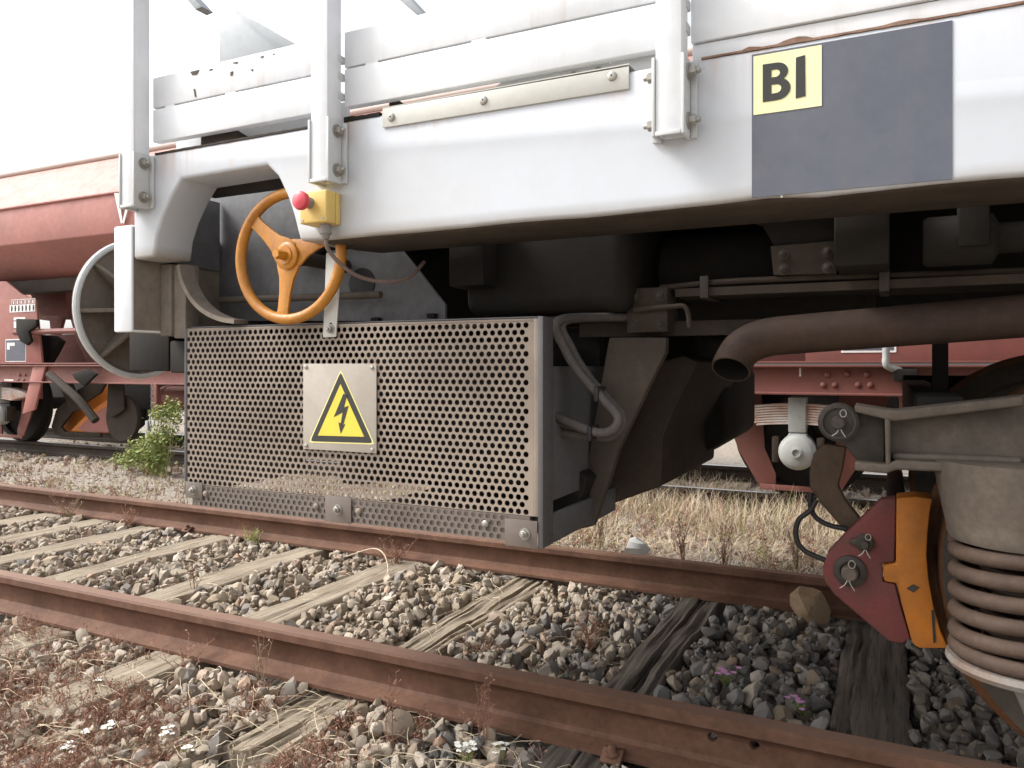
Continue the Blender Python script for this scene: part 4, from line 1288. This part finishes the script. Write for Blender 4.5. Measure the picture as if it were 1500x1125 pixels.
# right hand side wall above the beam, with a framed black panel
MB().prism([(-0.534, 1.41), (1.251, 1.337), (1.251, 0.915), (-0.534, 0.917)], 5.80, 5.83).build('side_panel', 'red_dark', hop, bevel=.006)  # shade on this wall is put into its darker red
(ax, az_), (bx_, bz_) = (-0.302, 1.163), (0.041, 0.99)
pf = MB().box(ax, bx_, 5.795, 5.799, bz_, az_).build('panel_frame', 'plate_white', hop)
MB().box(ax + .015, bx_ - .015, 5.793, 5.7945, bz_ + .015, az_ - .015).build('black_panel', 'dark_patch', pf)
hr = MB().tube(smoothpath([A3 for A3 in [(-.02, 5.45, 1.20), (-.02, 5.45, .98), (-.015, 5.45, .90), (.06, 5.50, .868)]], 5), .022, 10).build('handrail', 'axle_box', hop)
MB().box(.02, .16, 5.46, 5.6, .80, .88).build('step_bracket', 'grime', hop, bevel=.01)

# running gear: axle guard, leaf spring, axle box, wheels
def running_gear(xc, labels=False):
    yc = 5.72
    root = MB().prism([(xc - .75, .70), (xc - .60, .70), (xc - .50, .44), (xc - .30, .02), (xc - .18, .0), (xc - .17, .10), (xc - .33, .30), (xc - .36, .70),
                       (xc + .36, .70), (xc + .33, .30), (xc + .17, .10), (xc + .18, .0), (xc + .30, .02), (xc + .50, .44), (xc + .60, .70), (xc + .75, .70), (xc + .75, .69),
                       (xc + .62, .69), (xc - .62, .69), (xc - .75, .69)][:9] + [(xc - .20, .72), (xc - .75, .72)], 5.80, 5.82)
    g1 = MB().prism([(xc - .58, .70), (xc - .26, .70), (xc - .235, .30), (xc - .16, .12), (xc - .16, .02), (xc - .27, .02), (xc - .42, .28)], 5.80, 5.82).build('axle_guard', 'red_sole', hop, bevel=.003)
    MB().prism([(xc + .58, .70), (xc + .26, .70), (xc + .235, .30), (xc + .16, .12), (xc + .16, .02), (xc + .27, .02), (xc + .42, .28)], 5.80, 5.82).build('guard_plate', 'red_sole', g1, bevel=.003)
    MB().box(xc - .27, xc + .27, 5.79, 5.798, .005, .045).build('keeper_bar', 'red_sole', g1, bevel=.003)
    # leaf spring: leaves stacked, lower ones shorter
    n = 8
    buckle = MB().box(xc - .058, xc + .058, yc - .075, yc + .075, .435, .680).build('spring_buckle', 'axle_box', hop, bevel=.008)
    for k in range(n):
        L = .66 - k * .055
        z_ = .628 - k * .0185
        ptsu = []
        m = 12
        top_, bot_ = [], []
        for i in range(m + 1):
            s_ = -L + 2 * L * i / m
            sag = .095 * (s_ / .66) ** 2
            top_.append((xc + s_, z_ - sag + .0072))
            bot_.append((xc + s_, z_ - sag - .0072))
        MB().prism(top_ + bot_[::-1], yc - .055 + .001 * (k % 2), yc + .055 - .001 * (k % 2)).build('spring_leaf', 'leaf_spring', buckle, bevel=.002)
    bx3 = MB().prism([(xc - .055, .43), (xc + .055, .43), (xc + .10, .33), (xc + .105, .27), (xc - .105, .27), (xc - .10, .33)], yc - .07, yc + .10)
    bx3.lathe([(.055, .15), (.10, .135), (.125, .10), (.128, .0)], (xc, yc + .03, .30), (0, -1, 0), 32)
    ab = bx3.build('axle_box', 'axle_box', hop, bevel=.004)
    MB().lathe([(.042, 0), (.042, .012), (.030, .014), (.030, .03), (.024, .03), (.024, .016), (.0, .016)], (xc, yc - .117, .30), (0, -1, 0), 24).build('box_cap', 'axle_box', ab)
    MB().box(xc - .17, xc - .125, yc - .05, yc + .06, .22, .40).build('box_guide', 'grime_brown', ab, bevel=.006)
    MB().box(xc + .125, xc + .17, yc - .05, yc + .06, .22, .40).build('box_guide', 'grime_brown', ab, bevel=.006)
    for yo, sg_ in ((5.925, 1), (7.51, -1)):
        pr = [(.075, -.02), (.085, -.02), (.085, .03), (.30, .06), (.385, .045), (.398, .0), (.455, -.002), (.462, .01), (.4635, .09), (.486, .106), (.492, .116), (.47, .13), (.40, .13), (.385, .085), (.30, .085), (.09, .10), (.09, .14), (.075, .14)]
        MB().lathe([(r_, d_ * sg_) for r_, d_ in pr], (xc, yo, .412), (0, 1, 0), 56, True).build('wheel', 'grime', hop, smooth=30)
    MB().lathe([(.08, 0), (.08, 1.9)], (xc, 5.77, .412), (0, 1, 0), 18).build('axle', 'grime', hop)
    for sg_ in (-1, 1):
        xx = xc + sg_ * .67
        MB().prism([(xx - .04, .70), (xx + .04, .70), (xx + .045 * 1, .50), (xx - .03, .50)], yc - .05, yc + .05).build('spring_shackle', 'red', hop, bevel=.006)
running_gear(-.575)
running_gear(-9.80)

# discharge gear under the left half
MB().prism([(-8.978, 0.894), (-8.75, 0.895), (-8.953, 0.381), (-9.186, 0.326)], 5.58, 5.61).build('chute_stay', 'red', hop, bevel=.006)
ch = MB().prism([(-9.53, 0.06), (-9.367, 0.342), (-8.802, 0.693), (-8.487, 0.696), (-8.487, 0.075), (-9.327, 0.034)], 6.2, 6.26).build('discharge_chute', 'hopper_orange', hop, bevel=.006)
def round_plate(uvc, r, y, th, mat='grime_brown'):
    return MB().lathe([(.0, 0), (r * .97, 0), (r, .01), (r, th), (.0, th)], (uvc[0], y, uvc[1]), (0, 1, 0), 36).build('chute_cheek', mat, hop)
MB().prism([(-9.326, 0.139), (-9.233, 0.353), (-8.804, 0.613), (-8.453, 0.756), (-8.306, 0.7), (-8.404, 0.578), (-8.881, 0.362), (-9.14, 0.146), (-9.062, 0.09), (-8.404, 0.098), (-8.404, 0.05), (-9.088, 0.022), (-9.246, 0.049)], 6.02, 6.06).build('chute_frame', 'grime_brown', hop, bevel=.01)
MB().prism([(-9.026, 0.095), (-8.643, 0.355), (-8.334, 0.5), (-8.31, 0.46), (-8.359, 0.104)], 6.07, 6.09).build('chute_plate', 'hopper_orange', hop, bevel=.003)
MB().prism([(-8.884, 0.133), (-8.457, 0.376), (-8.31, 0.428), (-8.31, 0.106), (-8.706, 0.091)], 6.062, 6.069).build('chute_lining', 'red', hop)
MB().prism([(-9.08, 0.678), (-8.822, 0.681), (-8.658, 0.373), (-8.835, 0.336)], 5.95, 5.98).build('chute_stay', 'grime_brown', hop, bevel=.006)
x_, z_ = (-7.843, 0.303)
round_plate((x_, z_), .27, 5.88, .05)
MB().prism([(-8.022, 0.691), (-7.767, 0.694), (-7.744, 0.401), (-7.963, 0.302), (-8.045, 0.362)], 5.84, 5.87).build('chute_stay', 'grime_brown', hop, bevel=.008)
MB().tube(smoothpath([A3 for A3 in [(-8.55, 5.50, .80), (-8.25, 5.48, .66), (-8.0, 5.48, .52), (-7.75, 5.5, .30)]], 5), .045, 8).build('lever_arm', 'grime_brown', hop)
MB().prism([(-8.161, 0.804), (-7.917, 0.865), (-7.746, 0.806), (-7.952, 0.669), (-8.103, 0.743)], 5.50, 5.54).build('lever_boss', 'grime', hop, bevel=.01)
for (u0, v0, u1, v1) in ():
    pass
MB().box(-6.93, -6.86, 5.55, 5.60, .33, .71).build('ladder_rail', 'red_sole', hop, bevel=.005)
MB().box(-7.02, -6.98, 5.54, 5.59, .05, .32).build('ladder_rail', 'axle_box', hop, bevel=.005)
b = MB()
cx_, cz_ = (-6.922, 0.681)
for k in range(6):
    zc = .68 - k * .05
    ring = [(cx_ + .012 * math.cos(a) * (1 if k % 2 else .3), 5.55 + .012 * math.cos(a) * (.3 if k % 2 else 1), zc + .03 * math.sin(a)) for a in np.linspace(0, 2 * math.pi, 11)[:-1]]
    b.tube(ring, .005, 5, True)
ring = [(cx_ + .035 * math.cos(a), 5.55, .33 + .075 * math.sin(a)) for a in np.linspace(0, 2 * math.pi, 15)[:-1]]
b.tube(ring, .009, 6, True)
b.build('chain', 'axle_box', hop)
x_, z_ = (-7.126, 0.541)
MB().lathe([(.0, 0), (.10, 0), (.13, .03), (.13, .08), (.14, .09), (.14, .12), (.13, .13), (.13, .6), (.1, .64), (.0, .64)], (x_ - .12, 5.95, z_), (1, 0, 0), 24).build('air_cylinder', 'red_sole', hop)
# end platform clutter at the left
MB().prism([(-9.437, 1.463), (-9.042, 1.445), (-9.042, 1.364), (-9.198, 1.302), (-9.146, 1.187), (-9.224, 1.139), (-9.357, 1.19), (-9.437, 1.307)], 5.66, 5.70).build('end_bracket', 'grime', hop, bevel=.01)
MB().tube([(-9.55, 5.72, 1.30), (-8.2, 5.72, 1.30)], .035, 8).build('cross_rod', 'red_sole', hop)
MB().prism([(-9.518, 1.286), (-9.223, 1.264), (-9.065, 1.194), (-9.17, 1.07), (-9.329, 0.894), (-9.464, 1.03)], 5.95, 6.05).build('end_bracket', 'grime', hop, bevel=.01)
MB().prism([(-9.82, 1.851), (-7.552, 1.758), (-7.552, 0.894), (-9.296, 0.894), (-9.541, 1.215)], 6.5, 6.6).build('hopper_funnel', 'red_dark', hop, bevel=.01)
MB().prism([(-10.417, 1.923), (-9.614, 1.888), (-9.558, 1.549), (-10.123, 1.565)], 6.4, 6.5).build('hopper_funnel', 'red_dark', hop, bevel=.01)
MB().prism([(-6.254, 1.759), (0.87, 1.449), (0.443, 0.928), (-5.663, 0.94)], 6.6, 6.7).build('hopper_funnel', 'red_dark', hop, bevel=.01)
MB().box(-7.3, -1.3, 6.2, 6.5, .62, .88).build('cross_member', 'grime', hop, bevel=.01)
MB().box(-12.5, 2.5, 7.2, 7.3, .30, .69).build('cross_member', 'grime', hop, bevel=.01)
MB().prism([(-10.659, 1.96), (-9.416, 1.906), (-9.416, 1.49), (-10.122, 1.527), (-10.21, 1.323), (-9.512, 1.329), (-9.512, 0.893), (-10.659, 0.893), (-10.659, 1.312), (-10.388, 1.326), (-10.417, 1.515), (-10.659, 1.541)], 6.7, 6.75).build('hopper_funnel', 'red_dark', hop, bevel=.01)

# ------------------------------------------------------------------ vegetation
def blade(b, x, y, z, h, lean, ang, w, mi=0, seg=3):
    dx, dy = math.cos(ang), math.sin(ang)
    px_, py_ = -dy * w / 2, dx * w / 2
    v, f = [], []
    for i in range(seg + 1):
        t = i / seg
        ww = 1 - t * .85
        o = lean * t * t
        v += [(x + dx * o - px_ * ww, y + dy * o - py_ * ww, z + h * t * (1 - .25 * t * lean / max(h, .01) * .5)), (x + dx * o + px_ * ww, y + dy * o + py_ * ww, z + h * t * (1 - .25 * t * lean / max(h, .01) * .5))]
    for i in range(seg):
        f.append((2 * i, 2 * i + 1, 2 * i + 3, 2 * i + 2))
    b.add(v, f, mi)

def in_view(x, y, m=.74):
    k, Z, t = view(x, y, 0)
    return abs(k) < m and Z > .3
def clump(x, y, s, o):
    return mnoise.noise((x * s + o, y * s, o))

def weed(b, x, y, z, h, nstem, spread, seedy=6, ms=0, ml=1, leaf=.006, w=.0014):
    for _ in range(nstem):
        a = rnd.uniform(0, 6.3)
        ln = rnd.uniform(.1, 1) * spread
        hh = h * rnd.uniform(.5, 1)
        bend = rnd.uniform(-.02, .02)
        P_ = []
        for i in range(5):
            t = i / 4
            P_.append(Vector((x + math.cos(a) * ln * t ** 1.4 + bend * math.sin(t * 5), y + math.sin(a) * ln * t ** 1.4, z + hh * t)))
        b.tube(P_, [w, w, w * .8, w * .7, w * .4], 3, cap=False, mi=ms)
        for _k in range(seedy):
            t = rnd.uniform(.35, 1)
            i = min(3, int(t * 4))
            p = P_[i].lerp(P_[i + 1], t * 4 - i)
            if rnd.random() < .5:
                a2 = rnd.uniform(0, 6.3)
                q = p + Vector((math.cos(a2) * .018, math.sin(a2) * .018, .014)) * rnd.uniform(.4, 1.4)
                b.tube([p, q], [w * .6, w * .3], 3, cap=False, mi=ms)
                p = q
            s = leaf * rnd.uniform(.4, 1)
            d1 = Vector((rnd.uniform(-1, 1), rnd.uniform(-1, 1), rnd.uniform(-.5, 1))).normalized() * s
            d2 = Vector((rnd.uniform(-1, 1), rnd.uniform(-1, 1), rnd.uniform(-1, 1))).normalized() * s * .6
            b.add([p - d1, p + d2, p + d1, p - d2], [(0, 1, 2, 3)], ml)

b = MB()
for _ in range(60000):
    x, y = rnd.uniform(-5.0, 1.6), rnd.uniform(3.95, 6.6)
    if not in_view(x, y):
        continue
    dens = .25 + .75 * min(1, max(0, (x + 3.6) / 1.6))
    dens *= min(1, max(.15, (y - 3.9) / .7))
    if rnd.random() > dens * (.65 + .7 * clump(x, y, 1.8, 3)):
        continue
    h = rnd.uniform(.05, .19) * min(1, .35 + (y - 3.9) * .5) * (1 + .6 * clump(x, y, 2.4, 9)) * (1.25 if y > 5.1 else .8)
    c = rnd.random()
    blade(b, x, y, -.215, h, rnd.uniform(.02, .26), rnd.uniform(0, 6.3), rnd.uniform(.003, .007), 0 if c < .72 else (1 if c < .94 else 2))
for _ in range(3000):
    x, y = rnd.uniform(-11, 1.4), 3.78 + 1.9 * rnd.random() ** 1.5
    if not in_view(x, y) or rnd.random() > .45 + 1.1 * clump(x, y, 1.7, 6):
        continue
    weed(b, x, y, -.215, rnd.uniform(.04, .14), 3, .05, 6, (1 if rnd.random() < .6 else 0), rnd.choice((1, 1, 0, 2)), .011, .002)
for _ in range(1900):
    x, y = rnd.uniform(-11.5, -3.2), rnd.uniform(3.75, 6.6)
    if not in_view(x, y) or rnd.random() > .5 + clump(x, y, 1.1, 5):
        continue
    c = rnd.random()
    blade(b, x, y, -.22, rnd.uniform(.04, .14), rnd.uniform(0, .1), rnd.uniform(0, 6.3), rnd.uniform(.004, .009), 0 if c < .4 else (1 if c < .85 else 2))
tag(b.build('dry_grass', ['straw', 'dry_red', 'green_y'], None, recalc=False, smooth=0), 'dry straw grass growing between the two tracks', kind='stuff')

# foreground mat of reddish dry weeds
b = MB()
for _ in range(9000):
    x, y = rnd.uniform(-3.3, -.75), rnd.uniform(1.15, 1.95)
    if not in_view(x, y) or abs(x + 1.6) < .12:
        continue
    d = .95 if (y < 1.55 and x < -1.9) else (.42 if x < -1.2 else .09)
    if rnd.random() > d * (.45 + 1.1 * clump(x, y, 3, 2)):
        continue
    weed(b, x, y, -.20, rnd.uniform(.035, .11), rnd.randint(2, 3), .04, 8, 0, 0 if rnd.random() < .75 else 1, .0055)
tag(b.build('dry_weeds', ['dry_red', 'dry_tan', 'green_y'], None, recalc=False, smooth=0), 'low mat of reddish dry weeds over the foreground stones', kind='stuff')
# loose dry stalks lying over the stones
b = MB()
for _ in range(900):
    x, y = rnd.uniform(-4.2, -.7), rnd.uniform(1.2, 1.97)
    if rnd.random() < .22:
        x, y = rnd.uniform(-5, -.9), rnd.uniform(2.15, 3.4)
    if not in_view(x, y):
        continue
    a = rnd.uniform(0, 6.3)
    L = rnd.uniform(.05, .20)
    c = rnd.uniform(-.5, .5)
    P_ = [Vector((x + math.cos(a + c * t) * L * t, y + math.sin(a + c * t) * L * t, -.165 + .02 * math.sin(t * 3) + rnd.uniform(-.004, .004))) for t in (0, .25, .5, .75, 1)]
    b.tube(P_, .0011, 3, cap=False)
tag(b.build('dry_stalks', 'straw', None, recalc=False, smooth=0), 'thin pale dry stalks lying on the ballast', kind='stuff')

def weed_thing(name, label, cat, x, y, z, h, n, spread, seedy, mats, leaf, w=.0016, group=None, ml=1):
    b = MB()
    weed(b, x, y, z, h, n, spread, seedy, 0, ml, leaf, w)
    return tag(b.build(name, mats, None, recalc=False, smooth=0), label, cat, group)
WG = 'dry weeds growing along the rails'
for (x, y, h, n, sp, sd, mt, leaf, lab) in (
    (-1.88, 1.93, .20, 6, .06, 9, 'dry_tan', .006, 'tall tan dry weed with bare upright stems against the near rail'),
    (-1.02, 1.90, .25, 7, .10, 16, 'dry_red', .007, 'reddish dry weed with drooping seed heads hanging over the middle of the near rail'),
    (-1.26, 1.80, .24, 3, .05, 16, 'dry_red', .006, 'slender reddish weed with small pale pods, beside the rotten sleeper'),
    (-2.20, 1.90, .14, 9, .14, 12, 'dry_red', .006, 'low spreading red weed at the foot of the near rail on the left'),
    (-2.36, 3.40, .17, 26, .14, 14, 'dry_red', .006, 'bushy rust coloured dry tuft at the far rail above the cracked sleeper'),
    (-3.40, 3.42, .13, 14, .10, 12, 'green_y', .009, 'small yellow green tuft on the far rail below the box'),
    (-5.10, 3.40, .20, 18, .14, 14, 'dry_tan', .009, 'tan dry tuft in front of the far rail near the left edge'),
    (-4.50, 3.42, .17, 14, .12, 14, 'dry_red', .008, 'reddish dry tuft in front of the far rail, right of the tan one'),
    (-1.02, 2.75, .17, 16, .11, 14, 'dry_red', .007, 'rust red weed among the stones between the dark and the rotten sleeper'),
    (-1.35, 2.5, .10, 12, .12, 12, 'dry_red', .006, 'low pinkish weed right of the rotten sleeper between the rails'),
    (-.30, 1.90, .10, 4, .08, 3, 'straw', .006, 'thin curled straw weed in front of the near rail at the lower right'),
    (-2.95, 2.6, .17, 5, .05, 9, 'dry_red', .006, 'fine reddish weed on the light brown sleeper')):
    weed_thing('dry_weed', lab, 'weed', x, y, -.185, h, n, sp, sd, [mt, mt], leaf, group=WG)
# taller dark weeds standing in the straw behind the far rail
for i, (x, y, h, mt, lab) in enumerate(((-1.55, 4.35, .30, 'dry_tan', 'tall brown weed in the straw, left of the white stone'),
                                        (-1.03, 4.25, .34, 'dry_red', 'tall dark reddish weed in the straw behind the white stone'),
                                        (-.78, 4.15, .30, 'dry_red', 'tall reddish weed in the straw right of the white stone'),
                                        (-.45, 4.4, .26, 'dry_tan', 'tall tan weed in the straw near the brake hose'))):
    weed_thing('dry_weed', lab, 'weed', x, y, -.21, h, 12, .09, 16, [mt, mt], .008, .002, 'dry weeds in the straw')

def flower(x, y, z, label, mat, size, nhead, r, cat='flower', group=None, leaf='green_y', hgt=.07):
    root = thing('flower' if mat == 'petal' else 'pink_flower', label, cat, (x, y, z), group)
    st = MB()
    hd = MB()
    for k in range(nhead):
        a = rnd.uniform(0, 6.3)
        d = rnd.uniform(0, 1) ** .6 * r
        p = Vector((x + math.cos(a) * d, y + math.sin(a) * d, z + hgt * rnd.uniform(.8, 1.1)))
        st.tube([(x + rnd.uniform(-.01, .01), y, z), ((x + p.x) / 2, (y + p.y) / 2, z + hgt * .6), p], .0011, 3, cap=False)
        for q in range(5):
            aa = q * 2 * math.pi / 5 + a
            c = p + Vector((math.cos(aa), math.sin(aa), .15)) * size
            s1 = Vector((-math.sin(aa), math.cos(aa), 0)) * size * .55
            hd.add([p, p.lerp(c, .6) + s1, c + Vector((0, 0, -.2 * size)), p.lerp(c, .6) - s1], [(0, 1, 2, 3)])
    for k in range(10):
        a = rnd.uniform(0, 6.3)
        blade(st, x, y, z, rnd.uniform(.02, .05), rnd.uniform(.02, .05), a, .009, 0)
    st.build('stem', leaf, root, recalc=False, smooth=0)
    hd.build('flower_head', mat, root, recalc=False, smooth=0)
    return root
FG = 'white flowers among the foreground stones'
for (x, y, n, r_, lab) in ((-2.06, 1.47, 16, .032, 'wide white flower cluster on the left foreground stones, above the other left ones'),
                           (-1.87, 1.55, 9, .024, 'white flower cluster right of the widest one, in the left foreground'),
                           (-1.02, 1.80, 16, .022, 'tall round white flower cluster standing before the near rail'),
                           (-.935, 1.84, 7, .014, 'small white flower just right of the round white cluster'),
                           (-2.02, 1.36, 8, .018, 'small white flower at the bottom edge of the left foreground'),
                           (-2.36, 1.69, 9, .02, 'white flower on a yellow green plant beside the pale left sleeper end'),
                           (-1.74, 1.50, 6, .014, 'pale flower by the broken end of the rotten sleeper')):
    flower(x, y, -.195, lab, 'petal', .0095, n, r_ * 1.3, group=FG, hgt=.05 if x < -1.2 else .075)
flower(-.49, 2.62, -.17, 'little pink flowers between the two dark sleepers, farther clump', 'petal_pink', .012, 8, .045, group='pink flowers between the rails', leaf='green', hgt=.055)
flower(-.24, 2.50, -.17, 'little pink flowers between the two dark sleepers, nearer clump', 'petal_pink', .010, 8, .045, group='pink flowers between the rails', leaf='green', hgt=.045)

# green bush
root = thing('green_bush', 'light green leafy bush beside the perforated box, under the red wagon', 'bush', (-6.62, 5.35, -.2))
lf, sm = MB(), MB()
LUMPS = [(-6.36, 5.32, .40, .15, 1.3), (-6.47, 5.28, .19, .14, 1.0), (-6.75, 5.30, .02, .16, 1.2), (-6.98, 5.32, -.06, .13, .7), (-6.58, 5.25, .0, .15, .9)]
for (lx, ly, lz, lr, am) in LUMPS:
    for k in range(int(20 * am)):
        d = Vector((rnd.gauss(0, 1), rnd.gauss(0, 1), rnd.gauss(.2, .8))).normalized()
        c = Vector((lx, ly, lz)) + d * lr * rnd.uniform(.3, 1.15)
        base = Vector((-6.6 + rnd.uniform(-.15, .15), 5.35, -.215))
        sm.tube([base, base.lerp(c, .55) + Vector((0, 0, .03)), c], [.004, .003, .0015], 4, cap=False)
        for q in range(30):
            p = c + Vector((rnd.gauss(0, .038), rnd.gauss(0, .038), rnd.gauss(0, .034)))
            s_ = rnd.uniform(.010, .028)
            d1 = Vector((rnd.uniform(-1, 1), rnd.uniform(-1, 1), rnd.uniform(-.6, .8))).normalized() * s_
            d2 = d1.cross(Vector((rnd.uniform(-1, 1), rnd.uniform(-1, 1), 1))).normalized() * s_ * .45
            lf.add([p - d1, p + d2, p + d1, p - d2], [(0, 1, 2, 3)], 0 if rnd.random() < .45 else 1)
lf.build('foliage', ['green', 'green_y'], root, recalc=False, smooth=0)
sm.build('stem', 'green_y', root, recalc=False)

# bent dry twig on the ballast by the far rail
b = MB().tube(smoothpath([(-2.66, 3.36, -.14), (-2.50, 3.38, -.085), (-2.38, 3.32, -.09), (-2.27, 3.2, -.13), (-2.25, 3.14, -.155)], 6), .0027, 6)
tag(b.build('dry_twig', 'straw'), 'pale bent dry twig on the stones left of the cracked sleeper', 'twig')
